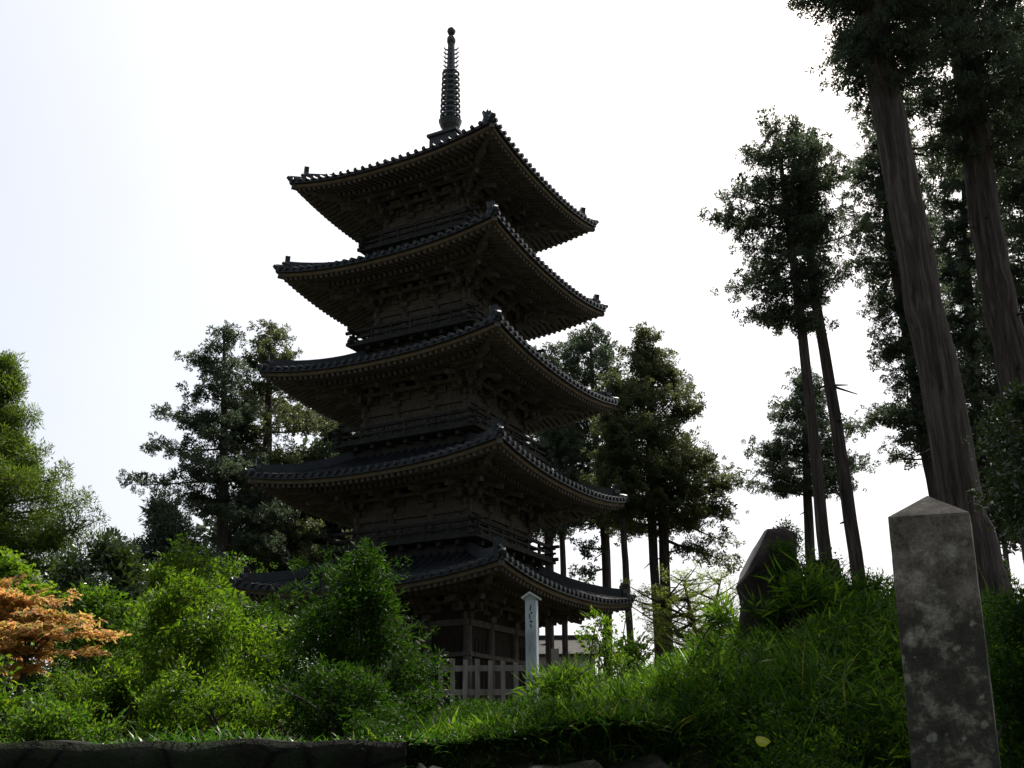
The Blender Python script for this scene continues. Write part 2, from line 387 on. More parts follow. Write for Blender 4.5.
# spire
zb = TIP[4] - LIFT - .05 + 1.72
zs = lambda py: (at(449.5, py, 31.4).z - GZ)
s = MB(); zt = zs(139)
s.box((0, 0, (zb + zt) / 2 - .1), (1.0, 1.0, zt - zb + .1)); s.box((0, 0, zt - .03), (1.14, 1.14, .1))
s.lathe([(.40, zt), (.40, zt + .06), (.36, zt + .16), (.22, zt + .25), (.2, zt + .27), (.33, zs(127)), (.40, zs(121.5)), (.33, zs(121)), (.17, zs(120)), (.15, zs(80)), (.12, zs(42)), (.05, zs(36))], 16)
sp = s.build('spire', M['bronze'], pag, False)
zr0, zr1 = zs(117), zs(74)
for q in range(9):
    t = q / 8; r = .345 - .05 * t; z = zr0 + (zr1 - zr0) * t
    g = MB(); g.lathe([(r - .05, z - .035), (r, z - .045), (r + .015, z), (r, z + .045), (r - .05, z + .035)], 20)
    g.f = g.f[:-2]; n = 20; g.f += [(4 * n + k, 4 * n + (k + 1) % n, (k + 1) % n, k) for k in range(n)]
    for k in range(8):
        an = 2 * math.pi * k / 8; g.beam((.09 * math.cos(an), .09 * math.sin(an), z), ((r - .03) * math.cos(an), (r - .03) * math.sin(an), z), .03, .04)
        an += .2; g.box((r * math.cos(an), r * math.sin(an), z - .075), (.035, .035, .07))
    g.build('ring', M['bronze'], sp)
za, zc = zs(73), zs(47)
for k in range(4):
    fl = MB(); fl.M = Matrix.Rotation(k * math.pi / 2 + R(27.7), 4, 'Z')
    fl.beam((.2, 0, za), (.2, 0, zc - .1), .02, .02, (0, 1, 0))
    for q in range(6):
        z = za + (zc - za) * q / 6
        fl.plate([(.07, 0), (.2, .05), (.27, .13), (.24, .2), (.22, .12), (.15, .09), (.07, .06)], (0, 0, z), (1, 0, 0), (0, 0, 1), .025)
    fl.build('flame_ornament', M['bronze'], sp)
j = MB(); zj = zs(31.5); j.lathe([(.12, zs(45)), (.155, zs(41.5)), (.15, zs(38)), (.07, zs(35.6))], 14)
j.lathe([(.02, zj - .17), (.11, zj - .12), (.155, zj), (.13, zj + .09), (.06, zj + .15), (.01, zj + .2)], 16); j.build('jewel', M['bronze'], sp, True)

# ------------------------------------------------------------------ foliage toolkit
def leaf_template(n, L, Wd, spread=1.0, upb=.25, flat=1.0, fold=.15, seed=0, shell=.5):
    """n leaves inside a unit ball; returns (n,4,3): base, side, tip, side."""
    g = np.random.default_rng(seed)
    d = g.normal(size=(n, 3)); d /= np.linalg.norm(d, axis=1, keepdims=True)
    p = d * (shell + (1 - shell) * g.random((n, 1)) ** .6) * .8; p[:, 2] *= flat
    ax = d * .8 + g.normal(size=(n, 3)) * .6 * spread; ax[:, 2] = ax[:, 2] * flat + upb; ax /= np.linalg.norm(ax, axis=1, keepdims=True)
    nr = g.normal(size=(n, 3)) * .7; nr[:, 2] += 1.0 * (1.4 - flat)
    sd = np.cross(ax, nr); sd /= np.linalg.norm(sd, axis=1, keepdims=True) + 1e-9; nn = np.cross(sd, ax)
    l = L * (.6 + .8 * g.random((n, 1))); w = Wd * (.7 + .6 * g.random((n, 1)))
    return np.stack([p, p + ax * l * .45 + sd * w / 2 + nn * fold * w, p + ax * l, p + ax * l * .45 - sd * w / 2 + nn * fold * w], 1)
def star_template(n, L, seed=0, flat=.35):
    """palmate leaves: three narrow blades each."""
    g = np.random.default_rng(seed); out = []
    d = g.normal(size=(n, 3)); d /= np.linalg.norm(d, axis=1, keepdims=True)
    p = d * g.random((n, 1)) ** .5 * .9; p[:, 2] *= flat
    an = g.random(n) * 2 * np.pi; tilt = g.normal(size=(n, 2)) * .35
    for da in (-.75, 0, .75):
        a = an + da; ax = np.stack([np.cos(a), np.sin(a), -.25 + tilt[:, 0]], 1); sd = np.stack([-np.sin(a), np.cos(a), tilt[:, 1]], 1)
        l = L * (1.0 if da == 0 else .8)
        out.append(np.stack([p, p + ax * l * .5 + sd * l * .17, p + ax * l, p + ax * l * .5 - sd * l * .17], 1))
    return np.concatenate(out)
def scatter(name, C, S, temps, mat, parent, seed=1, tilt=.35):
    """clumps at centres C with radii S -> one leaf mesh."""
    g = np.random.default_rng(seed); C = np.asarray(C, float); S = np.asarray(S, float); out = []
    pick = g.integers(0, len(temps), len(C))
    for q, T in enumerate(temps):
        m = pick == q; k = m.sum()
        if not k: continue
        an = g.random(k) * 2 * np.pi; c, s = np.cos(an), np.sin(an); Rm = np.zeros((k, 3, 3))
        Rm[:, 0, 0] = c; Rm[:, 0, 1] = -s; Rm[:, 1, 0] = s; Rm[:, 1, 1] = c; Rm[:, 2, 2] = 1
        Rm[:, 2, 0] = g.normal(size=k) * tilt; Rm[:, 2, 1] = g.normal(size=k) * tilt
        out.append((np.einsum('kij,nvj->knvi', Rm, T) * S[m][:, None, None, None] + C[m][:, None, None, :]).reshape(-1, 3))
    V = np.concatenate(out); n = len(V) // 4
    return np_mesh(name, V, np.arange(4 * n).reshape(n, 4), mat, parent)
NEEDLE = [leaf_template(40, .62, .34, seed=s, upb=.15, shell=.35, flat=.85, fold=.3) for s in range(5)]
NEEDLE_FINE = [leaf_template(80, .34, .085, seed=10 + s, upb=.15, shell=.25) for s in range(5)]
LEAFY = [leaf_template(44, .32, .14, seed=20 + s, flat=.75, shell=.2) for s in range(5)]
LANCE = [leaf_template(46, .36, .095, seed=30 + s, flat=.8, upb=-.05, shell=.2) for s in range(5)]
OVAL = [leaf_template(34, .34, .2, seed=40 + s, flat=.9, shell=.35) for s in range(5)]
BLADE = [leaf_template(14, .95, .13, seed=60 + s, flat=.6, upb=.35, shell=.1, fold=.25) for s in range(6)]
STAR = [star_template(34, .30, seed=50 + s, flat=.2) for s in range(5)]

def interp_prof(prof, py):
    ys = [p[0] for p in prof]; return np.interp(py, ys, [p[1] for p in prof]), np.interp(py, ys, [p[2] for p in prof])
def conifer(name, label, group, Y, trunks, prof, nl=70, cs=.38, mat='needle', bark='bark', temps=NEEDLE, seed=1, rise=(-.05, .3), limbs=(), fill=1.0, depth=1.0, gap=.0, dense=1.0, cat='tree'):
    """trunks: lists of (px, py, width px) from base to top. prof: (py, xleft, xright) crown outline. Everything becomes metres at distance Y."""
    g = np.random.default_rng(seed)
    def wp(px, py): return np.array(at(px, py, Y))
    base = at(trunks[0][0][0], trunks[0][0][1], Y); gz = float(H(base.x, base.y))
    root = empty(name, (base.x, base.y, gz), label=label, cat=cat, group=group); off = np.array(root.location)
    mb = MB(); axes = []
    for tr in trunks:
        P = [wp(x, y) for x, y, w in tr]; Rr = [w / 2 * mpp(x, y, Y) for x, y, w in tr]
        d0 = (P[0] - P[1]); d0 /= abs(d0[2]); foot = P[0] + d0 * (P[0][2] - gz + .15)
        P = [foot] + P; Rr = [Rr[0] * 1.25] + Rr
        # smooth resample
        t = np.linspace(0, len(P) - 1, 4 * len(P)); idx = np.arange(len(P))
        PP = np.stack([np.interp(t, idx, [p[q] for p in P]) for q in range(3)], 1); RR = np.interp(t, idx, Rr)
        PP[1:-1, :2] += g.normal(size=(len(PP) - 2, 2)) * RR[1:-1, None] * .06
        mb.tube(PP - off, RR, 18); axes.append(PP)
        if RR.max() > .18:
            for _ in range(16):
                q = g.integers(len(PP) // 5, len(PP) - 2); an = g.random() * 6.28; dr = np.array([math.cos(an), math.sin(an), g.uniform(-.5, .2)]); rr_ = RR[q]
                mb.tube([PP[q] - off + dr * rr_ * .8, PP[q] - off + dr * (rr_ + g.uniform(.06, .45))], [.03, .012], 5)
    ax = axes[0]
    def axis(z, q=0): A = axes[q]; return np.array([np.interp(z, A[:, 2], A[:, 0]), np.interp(z, A[:, 2], A[:, 1]), z])
    nl = int(nl * .7); cs *= .78; ntier = max(6, int(nl / 6.5))
    y0, y1 = prof[0][0], prof[-1][0]                        # top, bottom of crown in the picture
    C = []; S = []
    def limb(z_end, phi, ext, dz, q=0, r0=None, fl=fill):
        zb = z_end - dz; A = axes[q]; zb = np.clip(zb, A[0, 2] + .5, A[-1, 2] - .05)
        p0 = axis(zb, q); p0 = p0; dirv = np.array([math.cos(phi), math.sin(phi) * depth, 0.0])
        p3 = axis(z_end, q) + dirv * ext
        p3[2] = z_end; mid = (p0 + p3) / 2; mid[2] -= ext * .07; mid[:2] += g.normal(size=2) * ext * .05
        tt = np.linspace(0, 1, 5)[:, None]; pts = (1 - tt) ** 2 * p0 + 2 * tt * (1 - tt) * mid + tt ** 2 * p3
        r = r0 or (.012 + ext * .014)
        mb.tube(pts - off, [r, r * .8, r * .6, r * .4, r * .2], 5, False)
        n = max(2, int(ext / (cs * .85) * fl) + 1)
        for k in range(n):
            s_ = 1 - (k + g.random() * .5) / n * .68
            p = (1 - s_) ** 2 * p0 + 2 * s_ * (1 - s_) * mid + s_ ** 2 * p3
            lat = np.array([-dirv[1], dirv[0], 0]); wdt = min(1.5, .5 * cs + ext * .36) * (1.25 - s_ * .8)
            for m_ in range(1 + ((g.random() < dense * .65) + (g.random() < dense * .45) if s_ > .4 else 0)):
                if g.random() < gap: continue
                q_ = p + lat * g.uniform(-1, 1) * wdt + np.array([0, 0, g.uniform(-.15, .3) * cs]); C.append(q_); S.append(cs * g.uniform(.55, 1.2))
                if m_ and g.random() < .5: mb.tube([p - off, (p * .4 + q_ * .6) + np.array([0, 0, -.1 * cs]) - off, q_ - off], [r * .45, r * .3, r * .15], 4, False)
    for k in range(nl):
        f = (k + g.random()) / nl; ti = int(f * ntier); f = min(.999, (ti + .5 + g.normal() * .4) / ntier); f = max(0, f); py = y0 + (y1 - y0) * f
        q = g.integers(0, len(axes))
        xl, xr = interp_prof(prof, py)
        zz = at((xl + xr) / 2, py, Y).z; A = axes[q]
        ap = axis(min(zz, A[-1, 2]), q); mm = mpp((xl + xr) / 2, py, Y)
        L_ = max(.12, ap[0] - at(xl, py, Y).x); R_ = max(.12, at(xr, py, Y).x - ap[0])
        phi = k * 2.39996 + g.random() * .5; c = math.cos(phi)
        ee = (R_ if c > 0 else L_); mean = (L_ + R_) / 2
        ext = 1.3 * (.87 + .13 * math.sin(ti * 2.4 + seed)) * math.sqrt((ee * c) ** 2 + (mean * math.sin(phi)) ** 2) * (g.uniform(.82, 1.06) if g.random() < .6 else g.uniform(.4, .85))
        limb(zz, phi, max(ext - cs * .4, .1), ext * g.uniform(*rise), q)
    top = axes[0][-1]
    for q, A in enumerate(axes):
        C.append(A[-1] + np.array([0, 0, .1])); S.append(cs * .8)
    for (px, py, dz, fl) in limbs:
        e = wp(px, py); q = 0; a0 = axis(min(e[2], ax[-1, 2]))
        limb(e[2], 0 if e[0] > a0[0] else math.pi, abs(e[0] - a0[0]), dz, 0, .05, fl)
    mb.build('trunk', M[bark], root, True)
    C = np.array(C); S = np.array(S)
    if temps is NEEDLE:                                       # every spray breaks up into a handful of round tufts
        k = 3; C = (C[:, None, :] + g.normal(size=(len(C), k, 3)) * (S * .72)[:, None, None] * np.array([1, 1, .7])).reshape(-1, 3)
        S = np.repeat(S, k) * g.uniform(.26, .58, len(C))
    cr = scatter('crown', C - off, S, temps, M[mat], root, seed)
    return root
def bush(name, label, group, Y, prof, n, cs, mat, temps, seed=1, stems=6, bark='bark_grey', depth=.8, shell=.55, cat='shrub', gap_noise=.12, trunk=None, stem_r=.016, layers=0, shoots=.12):
    g = np.random.default_rng(seed); y0, y1 = prof[0][0], prof[-1][0]
    cxp = np.mean([(p[1] + p[2]) / 2 for p in prof]); b = at(cxp, y1, Y); gz = float(H(b.x, Y))
    root = empty(name, (b.x, Y, gz), label=label, cat=cat, group=group); off = np.array(root.location)
    C = []; S = []; offs = g.random(3) * 6
    w = np.array([interp_prof(prof, y)[1] - interp_prof(prof, y)[0] for y in np.linspace(y0, y1, 40)]); w = np.maximum(w, 1) ** 1.3; cdf = np.cumsum(w) / w.sum()
    while len(C) < n:
        py = np.interp(g.random(), cdf, np.linspace(y0, y1, 40))
        if layers: py = y0 + (y1 - y0) * (round((py - y0) / (y1 - y0) * layers) / layers) + g.normal() * 1.2
        xl, xr = interp_prof(prof, py); cx = (xl + xr) / 2; mm = mpp(cx, py, Y)
        rr = max((xr - xl) / 2 * mm - cs * .45, .03); phi = g.random() * 2 * math.pi; s_ = (shell + (1 - shell) * g.random()) if g.random() < .75 else g.random()
        rr *= 1 + .22 * math.sin(3 * phi + offs[0] + py * .05) + .16 * math.sin(5 * phi + py * .09 + offs[2])
        rr *= 1 + .16 * math.sin(offs[0] + py * .21)
        p = np.array(at(cx, py, Y)) + np.array([rr * s_ * math.cos(phi), rr * depth * s_ * math.sin(phi), 0])
        sh = g.random() < shoots
        if sh: v = p - np.array(at(cx, py, Y)); p = p + v * g.uniform(.05, .3) + np.array([0, 0, cs * g.uniform(.2, 1.3)])
        fq = 1.25 / cs; nz = math.sin(p[0] * fq + offs[0] + 1.5 * math.sin(p[2] * fq * .4)) * math.sin(p[2] * fq * 1.1 + offs[1]) + .5 * math.sin(p[1] * fq * .8 + offs[2] + p[0] * fq * .5)
        if nz > gap_noise and g.random() < .93: continue
        C.append(p); S.append(cs * (g.uniform(.35, .7) if sh else g.uniform(.5, 1.4)))
    mb = MB(); C = np.array(C)
    if trunk:
        P = [np.array(at(x, y, Y)) for x, y, w_ in trunk]; Rr = [w_ / 2 * mpp(x, y, Y) for x, y, w_ in trunk]
        f0 = P[0].copy(); f0[2] = gz - .1; mb.tube([p - off for p in [f0] + P], [Rr[0] * 1.1] + Rr, 10)
        src = [P[-1], P[max(0, len(P) - 2)]]
    else: src = None
    for k in range(stems):
        tgt = C[g.integers(0, len(C))]
        a0 = src[k % 2] if src else np.array([off[0] + g.normal() * .12 * (1 + stems / 20), off[1] + g.normal() * .12, gz - .1])
        mid = a0 * .5 + tgt * .5 + g.normal(size=3) * .06 + np.array([0, 0, .05 if src else .15])
        mid[:2] = a0[:2] * .65 + tgt[:2] * .35 + g.normal(size=2) * .03
        tt = np.linspace(0, 1, 6)[:, None]; pts = (1 - tt) ** 2 * a0 + 2 * tt * (1 - tt) * mid + tt ** 2 * tgt
        mb.tube(pts - off, list(np.linspace(stem_r, stem_r * .3, 6)), 5, False)
    mb.build('stem' if not trunk else 'trunk', M[bark], root, True)
    scatter('foliage' if not trunk else 'crown', C - off, S, temps, M[mat], root, seed, tilt=.25)
    return root

# ------------------------------------------------------------------ TREES
CED = 'tall cedars around the pagoda'
conifer('cedar_tree', 'cedar with a bare spindly top left of the pagoda, reaching out three long side limbs', CED, 42,
        [[(222, 600, 13), (223, 500, 11), (224, 420, 7), (224, 332, 2)]],
        [(328, 218, 230), (345, 205, 244), (375, 198, 250), (400, 186, 262), (440, 176, 268), (480, 180, 280), (520, 196, 290), (560, 205, 280), (590, 210, 260)],
        nl=100, cs=.42, seed=3, limbs=[(158, 413, .2, 1.3), (152, 447, .1, 1.4), (124, 484, -.2, 1.3), (190, 360, .1, 1), (180, 500, 0, 1.2)], mat='needle', dense=1.2)
conifer('cedar_tree', 'thick olive green cedar rising right beside the left corner of the second pagoda roof', CED, 45,
        [[(262, 600, 14), (265, 500, 12), (268, 420, 8), (270, 330, 2)]],
        [(325, 262, 280), (340, 252, 298), (355, 250, 312), (375, 244, 300), (410, 228, 330), (450, 220, 345), (500, 215, 350), (550, 218, 350), (595, 225, 350)],
        nl=115, cs=.45, seed=4, mat='needle_olive', dense=1.5)
conifer('cedar_tree', 'dark cedar half hidden behind the left side of the pagoda', CED, 48,
        [[(345, 600, 16), (345, 500, 12), (342, 395, 3)]],
        [(392, 330, 352), (420, 315, 370), (470, 300, 390), (530, 290, 400), (600, 300, 400)],
        nl=110, cs=.5, seed=5, mat='needle', dense=1.5)
conifer('cedar_tree', 'twin-trunked cedar with the pointed top right of the pagoda', CED, 40,
        [[(668, 650, 11), (663, 520, 10), (653, 430, 7), (643, 332, 2)], [(659, 650, 9), (652, 520, 9), (649, 440, 5), (648, 390, 2)]],
        [(326, 638, 650), (345, 632, 664), (365, 628, 678), (385, 618, 686), (400, 606, 690), (420, 605, 715), (445, 598, 728), (475, 592, 730), (500, 590, 722), (525, 598, 715)],
        nl=150, cs=.40, seed=6, mat='needle_olive', dense=1.5,
        limbs=[(742, 480, -.1, .9), (738, 520, -1.0, .6), (735, 545, -1.2, .6), (712, 555, -.6, .5), (735, 562, -.9, .7), (690, 545, .3, .8)])
conifer('cedar_tree', 'cedar with a ragged rounded top directly behind the right corners of the upper pagoda roofs', CED, 46,
        [[(608, 650, 9), (606, 540, 9), (596, 440, 6), (590, 335, 2)]],
        [(330, 578, 602), (350, 560, 618), (380, 548, 626), (430, 545, 632), (480, 545, 640), (530, 550, 640)],
        nl=105, cs=.45, seed=7, mat='needle', dense=1.5, limbs=[(572, 575, -.3, .8), (582, 548, 0, .8)])
conifer('cedar_tree', 'thin cedar whose bare trunk passes the right tip of the lowest pagoda roof', CED, 38,
        [[(631, 650, 7), (627, 590, 7), (623, 520, 6), (616, 430, 3), (612, 380, 1)]],
        [(378, 604, 620), (420, 596, 634), (470, 590, 645), (520, 600, 640)],
        nl=70, cs=.4, seed=8, mat='needle_olive')
conifer('cedar_tree', 'dim cedar with its trunk just above the right slope of the lowest pagoda roof', CED, 50,
        [[(550, 650, 9), (549, 540, 9), (546, 440, 6), (545, 350, 2)]],
        [(345, 536, 556), (380, 520, 570), (430, 510, 585), (480, 505, 590), (535, 520, 580)],
        nl=110, cs=.5, seed=9, mat='needle', dense=1.3)
conifer('cedar_tree', 'slim bare-stemmed cedar between the pagoda roof slope and the ragged-topped cedar', CED, 44,
        [[(565, 650, 6), (563, 560, 6), (560, 480, 4), (558, 400, 2)]],
        [(400, 548, 570), (450, 540, 585), (500, 540, 590), (535, 545, 580)],
        nl=60, cs=.42, seed=11, mat='needle')
RG = 'cedars on the mound at the right'
conifer('cedar_tree', 'slender cedar with a tall dense crown, left one of the pair rising above the stump', RG, 21,
        [[(829, 590, 14), (818, 480, 11.5), (802, 330, 9.5), (788, 220, 7), (776, 126, 2)]],
        [(122, 768, 792), (140, 745, 815), (170, 728, 822), (200, 722, 826), (240, 726, 828), (270, 722, 826), (300, 726, 820), (320, 745, 812), (330, 758, 800)],
        nl=92, cs=.27, seed=12, mat='needle', dense=1.3, temps=NEEDLE, rise=(-.1, .25))
conifer('cedar_tree', 'slender cedar leaning left, right one of the pair rising above the stump', RG, 22,
        [[(862, 600, 14.5), (840, 450, 12.5), (814, 290, 9.5), (806, 200, 7), (800, 140, 2)]],
        [(140, 800, 826), (165, 800, 842), (200, 800, 850), (240, 800, 856), (270, 800, 850), (300, 806, 836)],
        nl=60, cs=.27, seed=13, mat='needle', dense=1.0)
conifer('cedar_tree', 'small distant cedar with a cone-shaped crown seen behind the slender pair', RG, 38,
        [[(812, 600, 11), (808, 500, 9), (805, 440, 6), (803, 378, 2)]],
        [(374, 798, 812), (395, 782, 826), (420, 768, 838), (445, 757, 850), (470, 752, 862), (492, 768, 858)],
        nl=95, cs=.34, seed=14, mat='needle', dense=1.0, gap=.05, limbs=[(872, 462, .2, .9), (868, 425, .2, .8)])
conifer('cedar_tree', 'thin dark cedar standing tight against the left of the massive trunk', RG, 24,
        [[(950, 580, 13), (935, 495, 12), (920, 420, 11), (906, 330, 10), (890, 240, 9), (878, 130, 3)]],
        [(120, 858, 895), (160, 842, 915), (210, 836, 925), (250, 838, 935), (290, 862, 940), (330, 870, 950), (380, 874, 960), (420, 872, 965), (455, 880, 960)],
        nl=150, cs=.28, seed=15, mat='needle', dense=1.3, gap=.08)
conifer('cedar_tree', 'massive cedar trunk rising behind the stone pillar', RG, 16,
        [[(992, 620, 50), (973, 540, 45), (956, 480, 42), (928, 320, 37), (906, 210, 34), (886, 100, 31), (872, 0, 28), (860, -120, 24), (850, -300, 8)]],
        [(-300, 820, 880), (-180, 770, 960), (-60, 795, 980), (20, 822, 985), (60, 835, 970), (95, 848, 940)],
        nl=170, cs=.26, seed=16, mat='needle', dense=1.4, rise=(-.35, .1), depth=.9)
conifer('cedar_tree', 'reddish thick cedar trunk standing at the right edge of the picture', RG, 19,
        [[(1060, 620, 44), (1036, 480, 40), (1010, 340, 33), (987, 237, 30), (974, 118, 27), (956, 0, 24), (940, -120, 20), (925, -280, 6)]],
        [(-280, 900, 960), (-150, 870, 1050), (-40, 880, 1060), (40, 900, 1070), (110, 915, 1070), (160, 930, 1060)],
        nl=180, cs=.28, seed=17, mat='needle', dense=1.3, rise=(-.35, .1))
conifer('cedar_tree', 'dense cedar filling the gap between the massive and the reddish trunks', RG, 30,
        [[(1000, 620, 16), (985, 480, 14), (970, 330, 10), (962, 150, 3)]],
        [(120, 935, 985), (180, 925, 1010), (260, 930, 1020), (340, 940, 1030), (420, 950, 1040), (480, 960, 1040), (540, 975, 1035)],
        nl=230, cs=.34, seed=18, mat='needle', dense=1.5, gap=.05)
conifer('cedar_tree', 'shadowy cedar with drooping sprays closing the upper right corner', RG, 23,
        [[(1090, 600, 24), (1070, 400, 20), (1050, 200, 14), (1035, 20, 4)]],
        [(0, 1000, 1070), (100, 985, 1110), (200, 985, 1120), (300, 990, 1130), (400, 985, 1130), (500, 985, 1120), (560, 995, 1110)],
        nl=230, cs=.34, seed=19, mat='needle', dense=1.6)
conifer('cedar_tree', 'thin far cedar stem low at the right edge beyond the massive trunk', 'far thin stems at the right edge', 45,
        [[(1012, 610, 6), (1004, 540, 5), (996, 470, 3)]], [(470, 985, 1010), (510, 985, 1024), (530, 990, 1020)], nl=36, cs=.35, seed=20)
conifer('broadleaf_tree', 'feathery bright green tree cut off by the left edge', None, 24,
        [[(-6, 620, 20), (-4, 500, 16), (0, 420, 8), (4, 362, 2)]],
        [(358, -12, 10), (372, -20, 22), (392, -36, 30), (415, -40, 31), (436, -44, 18), (448, -46, 40), (462, -55, 56), (490, -60, 76), (520, -60, 82), (560, -60, 86), (610, -60, 88)],
        nl=210, cs=.36, seed=21, mat='leaf_olive', bark='bark_grey', temps=NEEDLE_FINE, dense=1.5, rise=(0, .4))
conifer('broadleaf_tree', 'airy pale spring tree with forked branches beyond the grassy mound', None, 34,
        [[(706, 662, 5), (697, 640, 5), (690, 610, 4), (684, 580, 2)], [(704, 662, 5), (712, 630, 4), (716, 600, 3), (722, 575, 1)], [(703, 662, 4), (672, 625, 3), (655, 600, 1)]],
        [(566, 668, 716), (580, 640, 740), (600, 632, 748), (620, 640, 740), (640, 650, 725)],
        nl=130, cs=.21, seed=22, mat='leaf_pale', bark='bark_grey', temps=LEAFY, fill=.8, gap=.42, rise=(.1, .6), dense=.5)

# ------------------------------------------------------------------ SHRUBS
SH = 'garden shrubs above the retaining wall'
bush('leafy_shrub', 'large dense green shrub in front of the left half of the pagoda', SH, 8.6,
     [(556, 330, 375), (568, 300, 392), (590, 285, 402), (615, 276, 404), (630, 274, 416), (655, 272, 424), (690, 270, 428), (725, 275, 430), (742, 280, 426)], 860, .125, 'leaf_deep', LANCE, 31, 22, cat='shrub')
bush('leafy_shrub', 'tall loose shrub with thin upright stems just right of the orange maple', SH, 8.9,
     [(580, 170, 205), (592, 145, 222), (612, 135, 250), (625, 133, 268), (650, 132, 280), (690, 135, 275), (725, 140, 270), (742, 145, 265)], 620, .12, 'leaf_bright', LEAFY, 32, 26, gap_noise=.2)
bush('leafy_shrub', 'low rounded yellow-green shrub below the orange maple', SH, 8.2,
     [(664, 90, 125), (675, 68, 150), (695, 52, 165), (720, 45, 170), (742, 45, 168)], 420, .095, 'leaf_bright', LEAFY, 33, 10)
bush('maple_tree', 'orange-leaved maple spreading flat layers at the left', None, 9.6,
     [(582, -20, 14), (596, -30, 58), (612, -40, 84), (628, -40, 112), (642, -40, 124), (656, -30, 100), (668, -20, 50)], 200, .15, 'leaf_orange', STAR, 34, 16, layers=5, shoots=.05, gap_noise=.25, trunk=[(22, 730, 7), (20, 690, 6), (26, 660, 5), (30, 640, 3)], cat='maple', shell=.1, stem_r=.012)
bush('maple_tree', 'fresh green maple showing just above the orange one at the left edge', None, 11.5,
     [(556, -20, 14), (570, -30, 38), (590, -40, 48), (612, -40, 60), (640, -40, 55)], 360, .16, 'leaf_lime', STAR, 35, 14, layers=8, shoots=0, trunk=[(2, 720, 7), (2, 660, 6), (4, 630, 4)], cat='maple', shell=.2, stem_r=.012)
bush('camellia_bush', 'dark glossy-leaved bush behind the tip of the orange maple', SH, 14,
     [(546, 84, 118), (556, 66, 138), (590, 56, 146), (620, 62, 145), (650, 62, 150), (690, 60, 150)], 620, .2, 'leaf_gloss', OVAL, 36, 8)
bush('conifer_shrub', 'small dark pyramid-shaped conifer poking up left of the spindly cedar', None, 24,
     [(508, 152, 168), (518, 140, 182), (538, 126, 196), (560, 112, 204), (600, 105, 205), (650, 105, 205)], 800, .32, 'needle', NEEDLE_FINE, 37, 6)
bush('leafy_shrub', 'sunlit light green bush at the foot of the spindly cedar', SH, 17,
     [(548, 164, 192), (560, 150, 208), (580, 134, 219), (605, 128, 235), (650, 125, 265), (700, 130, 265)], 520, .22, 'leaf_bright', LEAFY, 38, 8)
bush('leafy_shrub', 'green hedge-like bush filling the space between the orange maple and the tall loose shrub', SH, 11.5,
     [(600, 70, 130), (620, 60, 175), (650, 60, 190), (690, 50, 195), (735, 50, 195)], 560, .16, 'leaf_mid', LEAFY, 39, 8)
bush('leafy_shrub', 'shaded bush beneath the lowest left roof corner of the pagoda', SH, 13,
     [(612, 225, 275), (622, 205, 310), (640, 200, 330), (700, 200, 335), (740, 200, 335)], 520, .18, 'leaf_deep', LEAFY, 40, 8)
bush('broadleaf_plant', 'pale broad-leaved plant at the extreme left above the wall', SH, 7.6,
     [(655, -14, 4), (672, -14, 9), (705, -14, 11), (738, -12, 9)], 60, .16, 'leaf_bright', LEAFY, 41, 5)
bush('leafy_shrub', 'thin sprawling shrub against the left end of the picket fence', SH, 9.6,
     [(650, 398, 412), (662, 390, 424), (685, 386, 432), (715, 386, 438), (740, 386, 440)], 200, .11, 'leaf_deep', LANCE, 42, 10)
bush('leafy_shrub', 'low ragged bright green growth on the wall edge below the tall loose shrub', SH, 7.4,
     [(678, 160, 230), (695, 140, 270), (720, 130, 285), (744, 130, 285)], 300, .10, 'leaf_bright', LEAFY, 52, 14, gap_noise=.2)
bush('leafy_shrub', 'low dark growth on the wall edge below the large dense shrub', SH, 7.4,
     [(672, 300, 380), (695, 278, 420), (720, 272, 440), (744, 272, 440)], 330, .10, 'leaf_deep', LANCE, 53, 12)
bush('leafy_shrub', 'low green growth on the wall edge at the far left below the maple trunk', SH, 7.3,
     [(706, 20, 60), (722, -20, 120), (744, -20, 140)], 200, .10, 'leaf_mid', LEAFY, 54, 10)
bush('leafy_shrub', 'mid green thicket low behind the trunks of the two maples', SH, 19,
     [(588, -30, 90), (610, -40, 120), (660, -40, 130), (745, -40, 130)], 620, .26, 'leaf_mid', LEAFY, 55, 6)
bush('dense_tree', 'dark dense thicket of evergreens filling the space behind the left foot of the pagoda', None, 50,
     [(452, 300, 420), (475, 262, 430), (510, 232, 440), (560, 215, 440), (610, 210, 440)], 900, .55, 'needle', NEEDLE, 56, 8, cat='tree')
bush('bamboo_grass', 'tall clump of dark bamboo grass in front of the two stumps', None, 8.5,
     [(568, 800, 816), (578, 786, 840), (592, 772, 862), (614, 752, 872)], 110, .12, 'leaf_mid', BLADE, 57, 14, cat='bamboo grass', gap_noise=.3)
bush('bamboo_grass', 'leafy grass clump hiding the foot of the white marker post', None, 10.5,
     [(672, 560, 580), (678, 545, 600), (690, 522, 608), (707, 512, 614)], 150, .12, 'leaf_mid', BLADE, 58, 12, cat='bamboo grass', gap_noise=.3)
bush('leafy_shrub', 'olive bush low behind the left cedars', SH, 34,
     [(560, 190, 260), (580, 180, 300), (620, 180, 320), (660, 180, 320)], 320, .38, 'leaf_mid', LEAFY, 43, 6)
bush('sapling', 'light green broad-leaved sapling in front of the right end of the pagoda roof', None, 11.5,
     [(616, 590, 606), (630, 576, 622), (650, 566, 636), (672, 572, 640), (692, 580, 636)], 46, .15, 'leaf_bright', LEAFY, 44, 12, cat='sapling', gap_noise=.9)
bush('sapling', 'scraggly green sapling at the foot of the bare-trunked cedars right of the pagoda', None, 14,
     [(626, 618, 634), (638, 608, 650), (655, 612, 655), (674, 618, 650)], 40, .19, 'leaf_mid', LEAFY, 45, 10, cat='sapling', gap_noise=.9)
